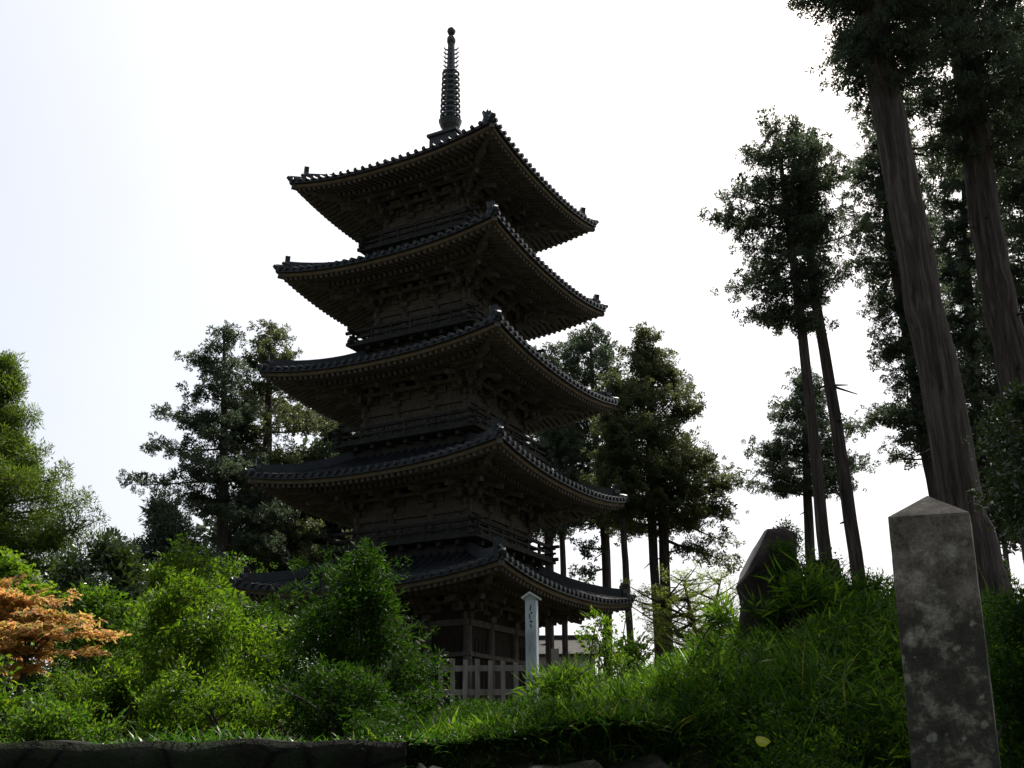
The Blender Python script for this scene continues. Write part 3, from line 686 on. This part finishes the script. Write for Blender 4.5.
bush('weed_clump', 'upright leafy weeds on the skyline left of the big stump', None, 9.6,
     [(606, 716, 732), (618, 706, 742), (640, 690, 748), (668, 680, 752)], 120, .10, 'leaf_mid', BLADE, 46, 16, cat='weeds')
bush('weed_clump', 'tangle of weeds on the mound crest close to the left edge of the stone pillar', None, 9.3,
     [(570, 866, 884), (582, 850, 896), (600, 846, 905), (625, 846, 910)], 130, .10, 'leaf_deep', LANCE, 47, 14, cat='weeds')
bush('leafy_shrub', 'dark evergreen shrub at the right edge behind the stone pillar', None, 10.5,
     [(395, 1000, 1070), (430, 985, 1080), (480, 980, 1090), (515, 985, 1090), (532, 1000, 1080)], 430, .17, 'leaf_gloss', OVAL, 48, 14)
bush('leafy_shrub', 'low dark shrub right beside the foot of the stone pillar', None, 5.6,
     [(600, 990, 1060), (625, 980, 1080), (670, 978, 1090), (720, 985, 1090), (775, 990, 1090)], 330, .10, 'leaf_deep', LANCE, 49, 12)
bush('leafy_shrub', 'round far bush in the gap right of the massive trunk', None, 40,
     [(560, 990, 1002), (572, 984, 1010), (590, 982, 1014), (620, 980, 1018)], 110, .4, 'leaf_gloss', OVAL, 50, 4)

# ------------------------------------------------------------------ retaining wall, rocks
def rough_block(name, x0, x1, y0, y1, z0, z1, mat, nx, nz, amp, seed, joints=None):
    g = np.random.default_rng(seed); V = []; Fc = []
    ph = g.random(8) * 6
    def dsp(x, z): return amp * (math.sin(x * 3.1 + ph[0]) * math.sin(z * 4.3 + ph[1]) * .6 + math.sin(x * 8.3 + z * 3 + ph[2]) * .3 + math.sin(z * 11 - x * 5 + ph[3]) * .25)
    mb = MB(); top = []
    for iz in range(nz + 1):
        for ix in range(nx + 1):
            x = x0 + (x1 - x0) * ix / nx; z = z0 + (z1 - z0) * iz / nz
            if iz == nz: z += amp * .2 * math.sin(x * 4.7 + ph[4]) + amp * .3 * math.sin(x * 11 + ph[5])
            V.append((x, y0 + dsp(x, z) + .12 * iz / nz + (amp * .9 if iz == nz else 0), z))
    for iz in range(nz):
        for ix in range(nx): q = iz * (nx + 1) + ix; Fc.append((q, q + 1, q + nx + 2, q + nx + 1))
    o = len(V)
    for ix in range(nx + 1): p = V[nz * (nx + 1) + ix]; V.append((p[0], y1, p[2] + .01))
    for ix in range(nx + 1): V.append((V[o + ix][0], y1, z0))
    for ix in range(nx):
        Fc.append((nz * (nx + 1) + ix, nz * (nx + 1) + ix + 1, o + ix + 1, o + ix)); Fc.append((o + ix, o + ix + 1, o + nx + 2 + ix, o + nx + 1 + ix))
    mb.add(V, Fc)
    L_ = [q * (nx + 1) for q in range(nz + 1)] + [o, o + nx + 1]; Rr = [q * (nx + 1) + nx for q in range(nz + 1)] + [o + nx, o + 2 * nx + 1]
    mb.f += [tuple(L_[::-1]), tuple(Rr)]
    return mb.build(name, mat, None, True)
wl = rough_block('retaining_wall', -9.5, -.62, 6.36, 6.80, -.1, 1.775, M['wall'], 150, 22, .03, 61)
tag(wl, 'long low mossy stone retaining wall along the bottom left', 'wall')
def rock(label, px, py, Y, sx, sy, sz, seed):
    g = np.random.default_rng(seed); c = at(px, py, Y); n = 36; m = 30; ph = g.random((6, 3)) * 6; fr = g.uniform(1, 3.4, (6, 3)); V = []; Fc = []
    for i in range(m + 1):
        th = math.pi * i / m
        for k in range(n):
            a = 2 * math.pi * k / n; d = np.array([math.sin(th) * math.cos(a), math.sin(th) * math.sin(a), math.cos(th)])
            d2 = np.sign(d) * np.abs(d) ** .5; r = 1 + .07 * sum(math.sin(1.6 * fr[q] @ d + ph[q, 0]) for q in range(6)) * .6
            r += .03 * math.sin(17 * d[0] + 11 * d[2] + ph[1, 0]) * math.sin(19 * d[2] - 8 * d[0] + ph[2, 0]) + .02 * math.sin(31 * d[2] + 23 * d[0]); V.append((d2[0] * sx * r, d2[1] * sy * r, d2[2] * sz * r))
    for i in range(m):
        for k in range(n): Fc.append((i * n + k, (i + 1) * n + k, (i + 1) * n + (k + 1) % n, i * n + (k + 1) % n))
    mb = MB(); mb.add(V, Fc); o = mb.build('boulder', M['wall'], None, True); o.location = (c.x, c.y, c.z - sz); tag(o, label, 'boulder', 'rough boulders continuing the wall'); return o
rock('squat rough boulder where the retaining wall ends', 478, 764, 6.5, .40, .34, .93, 71)
rock('broad flat-topped boulder at the middle of the bottom edge', 560, 764, 6.5, .46, .4, 1.0, 72)
rock('small dark boulder sinking into the grassy bank', 640, 792, 6.3, .32, .34, .95, 73)

# ------------------------------------------------------------------ stone pillar
m, nt, b = new_mat('lichen_granite'); M['granite'] = m
tc = nt.nodes.new('ShaderNodeTexCoord')
n1 = node(nt, 'ShaderNodeTexNoise', Scale=2.6, Detail=8, Roughness=.65, Distortion=.3); n2 = node(nt, 'ShaderNodeTexNoise', Scale=9, Detail=10, Roughness=.72, Distortion=.1); n3 = node(nt, 'ShaderNodeTexNoise', Scale=120, Detail=3)
for n in (n1, n2, n3): nt.links.new(tc.outputs['Object'], n.inputs['Vector'])
sep = nt.nodes.new('ShaderNodeSeparateXYZ'); nt.links.new(tc.outputs['Object'], sep.inputs[0])
# damp dark algae on the middle of the shaft, lichen spots
mr = node(nt, 'ShaderNodeMapRange'); mr.inputs['From Min'].default_value = 1.0; mr.inputs['From Max'].default_value = .75; nt.links.new(sep.outputs['Z'], mr.inputs['Value'])
mr_p = mr; hf = nt.nodes.new('ShaderNodeMath'); hf.operation = 'MULTIPLY'; hf.inputs[1].default_value = .3; nt.links.new(mr.outputs[0], hf.inputs[0]); ad = nt.nodes.new('ShaderNodeMath'); ad.operation = 'MULTIPLY_ADD'; ad.inputs[1].default_value = .75; nt.links.new(n1.outputs['Fac'], ad.inputs[0]); nt.links.new(hf.outputs[0], ad.inputs[2])
damp = ramp(nt, ad.outputs[0], [(0.0, (0, 0, 0)), (.42, (0, 0, 0)), (.5, (1, 1, 1)), (1, (1, 1, 1))])
base = ramp(nt, n2.outputs['Fac'], [(0.34, (.042, .037, .028)), (.45, (.125, .110, .085)), (.56, (.2, .178, .142)), (.68, (.36, .33, .27))])
dark = ramp(nt, n2.outputs['Fac'], [(0.32, (.018, .019, .012)), (.50, (.046, .048, .033)), (.57, (.15, .145, .11)), (.70, (.34, .325, .265))])
mx = nt.nodes.new('ShaderNodeMix'); mx.data_type = 'RGBA'; nt.links.new(damp.outputs[0], mx.inputs['Factor']); nt.links.new(base.outputs[0], mx.inputs[6]); nt.links.new(dark.outputs[0], mx.inputs[7])
m2 = nt.nodes.new('ShaderNodeMix'); m2.data_type = 'RGBA'; m2.blend_type = 'MULTIPLY'; m2.inputs['Factor'].default_value = .6
sp3 = ramp(nt, n3.outputs['Fac'], [(.35, (.55, .55, .55)), (.65, (1.25, 1.25, 1.25))]); nt.links.new(mx.outputs[2], m2.inputs[6]); nt.links.new(sp3.outputs[0], m2.inputs[7])
# crusty pale lichen rosettes
wv = node(nt, 'ShaderNodeTexNoise', Scale=30, Detail=4); nt.links.new(tc.outputs['Object'], wv.inputs['Vector'])
wm = nt.nodes.new('ShaderNodeMix'); wm.data_type = 'RGBA'; wm.blend_type = 'LINEAR_LIGHT'; wm.inputs['Factor'].default_value = .03; nt.links.new(tc.outputs['Object'], wm.inputs[6]); nt.links.new(wv.outputs['Color'], wm.inputs[7])
vo = node(nt, 'ShaderNodeTexVoronoi', Scale=17); nt.links.new(wm.outputs[2], vo.inputs['Vector'])
sz = nt.nodes.new('ShaderNodeSeparateColor'); nt.links.new(vo.outputs['Color'], sz.inputs[0])
sm_ = nt.nodes.new('ShaderNodeMath'); sm_.operation = 'MULTIPLY_ADD'; sm_.inputs[1].default_value = .62; sm_.inputs[2].default_value = -.16; nt.links.new(sz.outputs[0], sm_.inputs[0])
lt = nt.nodes.new('ShaderNodeMath'); lt.operation = 'SUBTRACT'; nt.links.new(sm_.outputs[0], lt.inputs[0]); nt.links.new(vo.outputs['Distance'], lt.inputs[1])
lr = ramp(nt, lt.outputs[0], [(0, (0, 0, 0)), (.12, (.6, .6, .6))])
n4 = node(nt, 'ShaderNodeTexNoise', Scale=70, Detail=4); nt.links.new(tc.outputs['Object'], n4.inputs['Vector'])
lc = ramp(nt, n4.outputs['Fac'], [(.3, (.12, .125, .10)), (.7, (.40, .40, .33))])
m3 = nt.nodes.new('ShaderNodeMix'); m3.data_type = 'RGBA'; nt.links.new(lr.outputs[0], m3.inputs['Factor']); nt.links.new(m2.outputs[2], m3.inputs[6]); nt.links.new(lc.outputs[0], m3.inputs[7])
nt.links.new(m3.outputs[2], b.inputs['Base Color']); b.inputs['Roughness'].default_value = .9
bp = node(nt, 'ShaderNodeBump', Strength=.6, Distance=.02); nt.links.new(n2.outputs['Fac'], bp.inputs['Height']); nt.links.new(bp.outputs[0], b.inputs['Normal'])
PY = 3.8
pa = at(889.5, 521, PY); pb = at(968.5, 514, PY * (pa.z - 1.6) / (at(968.5, 514, PY).z - 1.6))
wdt = (pb - pa).length; yaw = math.atan2(pb.y - pa.y, pb.x - pa.x); zt = pa.z
cxy = (pa + pb) / 2; wdt *= 1.04; zt += .012
cen = Vector((cxy.x, cxy.y, 0)) + Vector((-math.sin(yaw), math.cos(yaw), 0)) * wdt / 2
gzp = float(H(cen.x, cen.y)) - .1
p = MB(); hw = wdt / 2; Hh = zt - gzp; NS = 60; NP = 10; gp = np.random.default_rng(5); php = gp.random((8, 4)) * 6
def pn(x, y, z): return sum(math.sin((7 + 6 * q) * x + php[q, 0]) * math.sin((5 + 7 * q) * z + php[q, 1]) * math.sin((6 + 5 * q) * y + php[q, 2]) / (1 + .5 * q) for q in range(8))
def per(w, z, t):
    out = []
    for k in range(4):
        for q in range(NP):
            u = -1 + 2 * q / NP; x, y = ((u, -1), (1, u), (-u, 1), (-1, -u))[k]
            e_ = .012 + .02 * max(0, pn(x * .3, y * .3, z * 1.7 + k)) if q == 0 else 0          # worn, chipped arris
            d_ = .0016 * pn(x * .4, y * .4, z)
            out.append((x * w * (1 - e_) + d_, y * w * (1 - e_) + d_, z))
    return out
vs = []; fs = []; n = 4 * NP
for q in range(NS + 1): vs += per(hw, Hh * q / NS, 0)
CT = 8
for q in range(1, CT): vs += per(hw * (1 - q / CT), Hh + hw * .72 * q / CT, 0)
for q in range(NS + CT - 1): fs += [(n * q + k, n * q + (k + 1) % n, n * q + n + (k + 1) % n, n * q + n + k) for k in range(n)]
e = n * (NS + CT - 1); vs.append((0, 0, Hh + hw * .72)); fs += [(e + k, e + (k + 1) % n, len(vs) - 1) for k in range(n)] + [tuple(range(n - 1, -1, -1))]
p.add(vs, fs); po = p.build('stone_pillar', M['granite']); mr_p.inputs['From Min'].default_value = Hh - .26; mr_p.inputs['From Max'].default_value = Hh - .50; TL = .03; po.location = (cen.x - TL * Hh * math.cos(yaw), cen.y - TL * Hh * math.sin(yaw), gzp); po.rotation_euler = (0, TL, yaw)
tag(po, 'square lichen-stained granite pillar with a pyramid top in the right foreground', 'pillar')

# ------------------------------------------------------------------ stumps
def ivy(parent, off, pts, n, sc, seed, mat='leaf_deep'):
    g = np.random.default_rng(seed); C = [np.array(pts[g.integers(0, len(pts))]) + g.normal(size=3) * sc * .7 for _ in range(n)]
    return scatter('ivy', np.array(C) - off, np.full(n, sc) * g.uniform(.7, 1.3, n), LEAFY, M[mat], parent, seed)
SY = 9.0
def stump(label, rings, seed, cutmat, ivpts, cap_tilt):
    g = np.random.default_rng(seed); b0 = at(rings[0][0], rings[0][1], SY); root = empty('tree_stump', (b0.x, b0.y, float(H(b0.x, b0.y))), label=label, cat='tree stump', group='old stumps on the mound')
    off = np.array(root.location); V = []; n = 28; ph = g.random(5) * 6
    for (px, py, rp, ang, sq) in rings:
        c = np.array(at(px, py, SY)); r = rp * mpp(px, py, SY); ca, sa = math.cos(ang), math.sin(ang)
        for k in range(n):
            a = 2 * math.pi * k / n; rr = r * (1 + .07 * math.sin(3 * a + ph[0]) + .06 * math.sin(7 * a + ph[1] + py * .02) + .03 * math.sin(13 * a + ph[2]))
            x, y = rr * math.cos(a), rr * math.sin(a) * sq
            V.append(c + np.array([x * ca, y, x * sa]) - off + np.array([0, -sa * 0, 0]))
    m_ = len(rings); fs = [(i * n + k, i * n + (k + 1) % n, (i + 1) * n + (k + 1) % n, (i + 1) * n + k) for i in range(m_ - 1) for k in range(n)]
    s = MB(); s.add(V, fs); s.build('bark', M['stump'], root, True)
    t = MB(); L_ = V[(m_ - 1) * n:]; c0 = sum(L_) / n; inner = [c0 + (v - c0) * 1.0 for v in L_]
    nrm = np.cross(L_[n // 4] - L_[0], L_[n // 2] - L_[0]); nrm = nrm / np.linalg.norm(nrm)
    t.add(inner + [c0], [(k, (k + 1) % n, n) for k in range(n)])
    t.build('cut_face', M[cutmat], root)
    ivy(root, off, [np.array(at(x, y, SY - (.02 if y < 545 else .37))) for x, y in ivpts], 110, .075, seed)
    return root
stump('big leaning tree stump with a slanted sawn face, weeds sprouting from its top', [(780, 655, 46, 0, 1), (777, 628, 41, .12, 1), (774, 606, 37, .25, 1), (771, 592, 35, .42, 1), (767, 578, 35, .56, 1), (765, 561, 40, .68, 1), (759, 558, 37, .85, 1), (752, 556, 30, 1.03, .9)], 81, 'cut',
      [(785, 533), (790, 540), (782, 548), (788, 560), (780, 575), (790, 590), (770, 610), (796, 606), (755, 615)], .9)
stump('small broken stump between the big stump and the slender cedars', [(826, 640, 24, 0, 1), (825, 600, 20, 0, 1), (824, 575, 17, 0, 1), (823, 562, 16, .06, 1)], 82, 'stump',
      [(815, 566), (836, 575), (810, 585), (830, 600), (842, 590), (818, 610)], .1)

# ------------------------------------------------------------------ picket fence
FY = 18.0
fp0 = at(441, 700, FY); gz = float(H(fp0.x, FY)); fe = empty('picket_fence', (fp0.x, FY, gz), label='weathered wooden picket fence in front of the pagoda', cat='fence')
xs = [389, 402, 415, 428, 441, 453, 465, 477.5, 490, 503, 516, 529, 542]
for k, x in enumerate(xs):
    a = at(x, 659 + (x - 440) * .02 + random.uniform(-1.5, 1.5), FY); q = MB(); z1 = a.z - gz; w = .072
    q.plate([(-w / 2, -.1), (w / 2, -.1), (w / 2, z1 - .012), (-w / 2, z1)], (a.x - fp0.x, 0, 0), (1, 0, .0), (random.uniform(-.012, .012), 0, 1), .03)
    q.build('picket', M['fence'], fe)
for zf in (at(490, 692, FY).z - gz, at(490, 668, FY).z - gz):
    q = MB(); x0 = at(382, 660, FY).x - fp0.x; x1 = at(566, 660, FY).x - fp0.x; q.box(((x0 + x1) / 2, .045, zf), (x1 - x0, .045, .09)); q.build('rail', M['fence'], fe)
for x, t, w in ((555, 649, .12), (563.5, 658, .09)):
    a = at(x, t, FY); q = MB(); z1 = a.z - gz; q.box((a.x - fp0.x, .0, z1 / 2 - .05), (w, w, z1 + .1)); q.build('post', M['fence'], fe)

# ------------------------------------------------------------------ white sign post
SPY = 13.0
a = at(531.5, 600, SPY); gz = float(H(a.x, SPY)); zt = a.z - gz
sg = empty('sign_post', (a.x, SPY, gz), R(-14), label='square white wooden marker post with a small sloped cap before the pagoda', cat='sign post')
q = MB(); q.box((0, 0, zt / 2 - .05), (.132, .12, zt + .1)); bevel(q.build('shaft', M['sign'], sg), .006)
q = MB()
for sx in (-1, 1): q.beam((0, 0, zt + .075), (sx * .10, 0, zt + .012), .2, .025, (0, 0, 1))
q.plate([(-.08, 0), (.08, 0), (0, .065)], (0, -.0, zt), (1, 0, 0), (0, 0, 1), .12); q.build('cap', M['sign'], sg)
q = MB()
for (x, z, w, h, t) in ((.0, -.10, .012, .07, .2), (.012, -.16, .02, .02, .6), (-.01, -.2, .012, .06, -.1), (.008, -.26, .03, .02, .3), (.002, -.31, .012, .04, -.4)):
    q.box((x, -.0615, zt + z), (w, .004, h), Matrix.Rotation(t, 3, 'Y'))
q.build('brush_marks', M['ink'], sg)

# ------------------------------------------------------------------ far buildings
def house(label, px0, px1, pyb, pyt, Y, wall, roofm, dep=5, over=.35, pitch=.35):
    A = at(px0, pyb, Y); B = at(px1, pyb, Y); zt = at((px0 + px1) / 2, pyt, Y).z; gz = float(H((A.x + B.x) / 2, Y)); L = B.x - A.x; h = zt - gz
    root = empty('storehouse' if 'storehouse' in label else 'shed', ((A.x + B.x) / 2, Y + dep / 2, gz), label=label, cat='building')
    w = MB(); rise = dep / 2 * pitch
    w.plate([(-dep / 2, -.2), (dep / 2, -.2), (dep / 2, h), (0, h + rise), (-dep / 2, h)], (0, 0, 0), (0, 1, 0), (0, 0, 1), L); w.build('wall', M[wall], root)
    r = MB()
    for sy in (-1, 1): r.beam((0, 0, h + rise + .08), (0, sy * (dep / 2 + over), h - over * pitch + .08), L + 2 * over, .14)
    r.beam((-L / 2 - over, 0, h + rise + .2), (L / 2 + over, 0, h + rise + .2), .3, .22); r.build('roof', M[roofm], root)
    d = MB(); d.box((L * .2, -dep / 2 - .02, 1.0), (1.2, .06, 2.0)); d.build('door', M['wood'], root)
    wn = MB(); wn.box((-L * .25, -dep / 2 - .02, h * .62), (.9, .06, .7)); wn.build('window', M['wood_grey'], root)
house('white plastered storehouse glimpsed behind the right corner of the pagoda', 520, 596, 690, 655, 52, 'plaster', 'wood_grey')
house('low far shed with a dark roof beyond the grass', 672, 704, 700, 664, 48, 'plaster', 'tile', 3)

# ------------------------------------------------------------------ GRASS
def blades(n, xr, yr, hmin, hmax, w, seed, dens=None, lean=.5, wide=1.0):
    g = np.random.default_rng(seed); x = g.uniform(*xr, n * 3); y = g.uniform(*yr, n * 3)
    if dens is not None:
        k = g.random(len(x)) < dens(x, y); x, y = x[k], y[k]
    x, y = x[:n], y[:n]; n = len(x)
    z = H(x, y); h = g.uniform(hmin, hmax, n) * (.55 + .9 * (.5 + .5 * np.sin(x * 3.3 + 1) * np.sin(y * 2.9 + np.sin(x * 2)))) * hscale(x, y)
    a = g.random(n) * 2 * np.pi; ln = lean * g.uniform(.2, 1.4, n); d = np.stack([np.cos(a), np.sin(a)], 1); sdv = np.stack([-d[:, 1], d[:, 0]], 1); ww = w * g.uniform(.6, 1.4, n)
    V = []
    for t, f in ((0, .7), (.35, 1.0 * wide), (.7, .75 * wide), (1, .06)):
        c = np.stack([x + d[:, 0] * h * ln * t * t, y + d[:, 1] * h * ln * t * t, z - .02 + h * t * (1 - .35 * t * ln)], 1)
        for s_ in (-1, 1):
            p = c.copy(); p[:, :2] += sdv * (ww * f / 2)[:, None] * s_; V.append(p)
    V = np.stack(V, 1); base = (np.arange(n) * 8)[:, None]
    Fq = np.concatenate([base + np.array([[0, 1, 3, 2]]), base + np.array([[2, 3, 5, 4]]), base + np.array([[4, 5, 7, 6]])], 1).reshape(-1, 4)
    return V.reshape(-1, 3), Fq
def keep(x, y):
    front = (y > WY + .1) | (x > .9)
    left = np.where((x < -.75) & (y < 10), .15, 1.0)
    return np.where(front, 1.0, 0.0) * np.where(y > 11, .4, 1.0) * left
def hscale(x, y): return .2 + .8 * sm((x - .1) / 1.6)
sets = [blades(40000, (-5.5, 6.5), (4.2, 13), .14, .40, .008, 91, keep, 1.1),
        blades(22000, (-1.0, 6.0), (4.0, 11), .12, .32, .017, 92, keep, 1.3, 1.3),
        blades(9000, (-16, 12), (12, 32), .15, .3, .03, 93, None, .7),
        blades(4200, (-.7, 1.0), (6.4, 7.0), .3, .6, .014, 94, lambda x, y: (y > WY + .1) * 1.0, 1.7),
        blades(4000, (-6, -.5), (6.66, 6.95), .4, .8, .012, 97, None, 1.9),
        blades(900, (-.4, 5.5), (4.6, 11), .38, .68, .006, 98, keep, .9)]
V = []; Fc = []; o = 0
for v, f in sets: V.append(v); Fc.append(f + o); o += len(v)
gr = np_mesh('grass', np.concatenate(V), np.concatenate(Fc), M['grass'])
tag(gr, 'long green grass and bamboo grass covering the bank and mound', 'grass', kind='stuff')
g = np.random.default_rng(95); n = 14000
x = g.uniform(-.6, 6.0, n); y = g.uniform(4.2, 11, n); cl = np.sin(x * 2.7 + 1.3 * np.sin(y * 1.9)) * np.sin(y * 3.1 + x) + g.normal(size=n) * .35
k = ((y > WY + .1) | (x > .8)) & (cl > -.15); x, y, cl = x[k], y[k], cl[k]
C = np.stack([x, y, H(x, y) + g.uniform(.05, .32, len(x)) * hscale(x, y) * (1 + .4 * np.clip(cl, 0, 1))], 1); sz = g.uniform(.05, .12, len(x))
for q, (mn, lab) in enumerate((('leaf_mid', 'low leafy green undergrowth mixed into the grass of the bank'), ('leaf_deep', 'darker leafy undergrowth in patches on the grassy mound'))):
    kk = (np.sin(x * 1.9 + 2) * np.sin(y * 1.7) + g.normal(size=len(x)) * .4 > .1) == (q == 1)
    tag(scatter('undergrowth', C[kk], sz[kk], BLADE, M[mn], None, 96 + q), lab, 'undergrowth', kind='stuff')
n = 5200; x = g.uniform(-.6, 6.0, n); y = g.uniform(4.2, 11, n); k = ((y > WY + .1) | (x > .8)) & (np.sin(x * 3.3 - y) * np.sin(y * 2.3 + 2 * x) > -.05); x, y = x[k], y[k]
C = np.stack([x, y, H(x, y) + g.uniform(.08, .34, len(x)) * hscale(x, y)], 1)
tag(scatter('undergrowth', C, g.uniform(.06, .14, len(x)), LEAFY, M['leaf_mid'], None, 99), 'small leaved bright weeds scattered through the grass of the bank', 'undergrowth', kind='stuff')
n = 2600; x = g.uniform(-1.0, 1.0, n); y = g.uniform(6.62, 9.5, n)
C = np.stack([x, y, H(x, y) + g.uniform(.02, .2, n) * (.5 + .5 * np.sin(x * 5 + y))], 1)
tag(scatter('undergrowth', C, g.uniform(.05, .11, n), LANCE, M['leaf_deep'], None, 100), 'dark ragged weeds behind the boulders in front of the fence', 'undergrowth', kind='stuff')
# one yellow leaf
c = at(762, 741, 5.6); q = MB(); n = 12
q.add([(0.034 * math.cos(2 * math.pi * k / n) * (1.25 if k == 0 else 1), .028 * math.sin(2 * math.pi * k / n), .006 * math.cos(4 * math.pi * k / n)) for k in range(n)], [tuple(range(n))])
lf = q.build('fallen_leaf', M['yellow']); lf.location = c; lf.rotation_euler = (R(62), R(8), 0); tag(lf, 'single round bright yellow leaf caught in the grass', 'leaf')

# ------------------------------------------------------------------ LIGHT
SUN_EL, SUN_AZ = 53, 25            # degrees; azimuth clockwise from +Y
w = bpy.data.worlds.new('World'); scene.world = w; w.use_nodes = True; nt = w.node_tree; bg = nt.nodes['Background']
sk = nt.nodes.new('ShaderNodeTexSky'); sk.sky_type = 'NISHITA'; sk.sun_disc = False; sk.sun_elevation = R(SUN_EL); sk.sun_rotation = R(SUN_AZ)
sk.air_density = 1.0; sk.dust_density = 6.0; sk.ozone_density = 1.0; sk.altitude = 0
nt.links.new(sk.outputs[0], bg.inputs['Color']); bg.inputs['Strength'].default_value = .055
dv = Vector((math.sin(R(SUN_AZ)) * math.cos(R(SUN_EL)), math.cos(R(SUN_AZ)) * math.cos(R(SUN_EL)), math.sin(R(SUN_EL))))
# thin bright haze veil round the sun side of the sky, fading out behind the viewer
tc = nt.nodes.new('ShaderNodeTexCoord'); dp = nt.nodes.new('ShaderNodeVectorMath'); dp.operation = 'DOT_PRODUCT'
nt.links.new(tc.outputs['Generated'], dp.inputs[0]); dp.inputs[1].default_value = dv
mr = nt.nodes.new('ShaderNodeMapRange'); mr.interpolation_type = 'SMOOTHSTEP'
mr.inputs['From Min'].default_value = -.25; mr.inputs['From Max'].default_value = .8; mr.inputs['To Min'].default_value = 0; mr.inputs['To Max'].default_value = .47
nt.links.new(dp.outputs['Value'], mr.inputs['Value'])
cn = node(nt, 'ShaderNodeTexNoise', Scale=1.6, Detail=4); nt.links.new(tc.outputs['Generated'], cn.inputs['Vector'])
cm = nt.nodes.new('ShaderNodeMapRange'); cm.inputs['From Min'].default_value = .3; cm.inputs['From Max'].default_value = .7; cm.inputs['To Min'].default_value = .86; cm.inputs['To Max'].default_value = 1.05; nt.links.new(cn.outputs['Fac'], cm.inputs['Value'])
mu = nt.nodes.new('ShaderNodeMath'); mu.operation = 'MULTIPLY'; nt.links.new(mr.outputs[0], mu.inputs[0]); nt.links.new(cm.outputs[0], mu.inputs[1])
sx = nt.nodes.new('ShaderNodeSeparateXYZ'); nt.links.new(tc.outputs['Generated'], sx.inputs[0])
hz = nt.nodes.new('ShaderNodeMapRange'); hz.interpolation_type = 'SMOOTHSTEP'; hz.inputs['From Min'].default_value = .5; hz.inputs['From Max'].default_value = .05; hz.inputs['To Min'].default_value = 0; hz.inputs['To Max'].default_value = .11; nt.links.new(sx.outputs['Z'], hz.inputs['Value'])
ah = nt.nodes.new('ShaderNodeMath'); nt.links.new(mu.outputs[0], ah.inputs[0]); nt.links.new(hz.outputs[0], ah.inputs[1]); mu = ah
b2 = nt.nodes.new('ShaderNodeBackground'); b2.inputs['Color'].default_value = (.94, .965, 1, 1); nt.links.new(mu.outputs[0], b2.inputs['Strength'])
ads = nt.nodes.new('ShaderNodeAddShader'); nt.links.new(bg.outputs[0], ads.inputs[0]); nt.links.new(b2.outputs[0], ads.inputs[1]); nt.links.new(ads.outputs[0], nt.nodes['World Output'].inputs['Surface'])
sl = bpy.data.lights.new('sun', 'SUN'); sl.energy = 5.0; sl.angle = R(.5); sl.color = (1, .95, .86); so = bpy.data.objects.new('sun', sl); link(so)
dv = Vector((math.sin(R(SUN_AZ)) * math.cos(R(SUN_EL)), math.cos(R(SUN_AZ)) * math.cos(R(SUN_EL)), math.sin(R(SUN_EL))))
so.rotation_euler = dv.to_track_quat('Z', 'Y').to_euler(); so.location = dv * 50
vs_ = scene.view_settings; vs_.view_transform = 'Standard'; vs_.look = 'None'; vs_.exposure = 0.45; vs_.gamma = 1
scene.cycles.max_bounces = 6; scene.cycles.transparent_max_bounces = 4
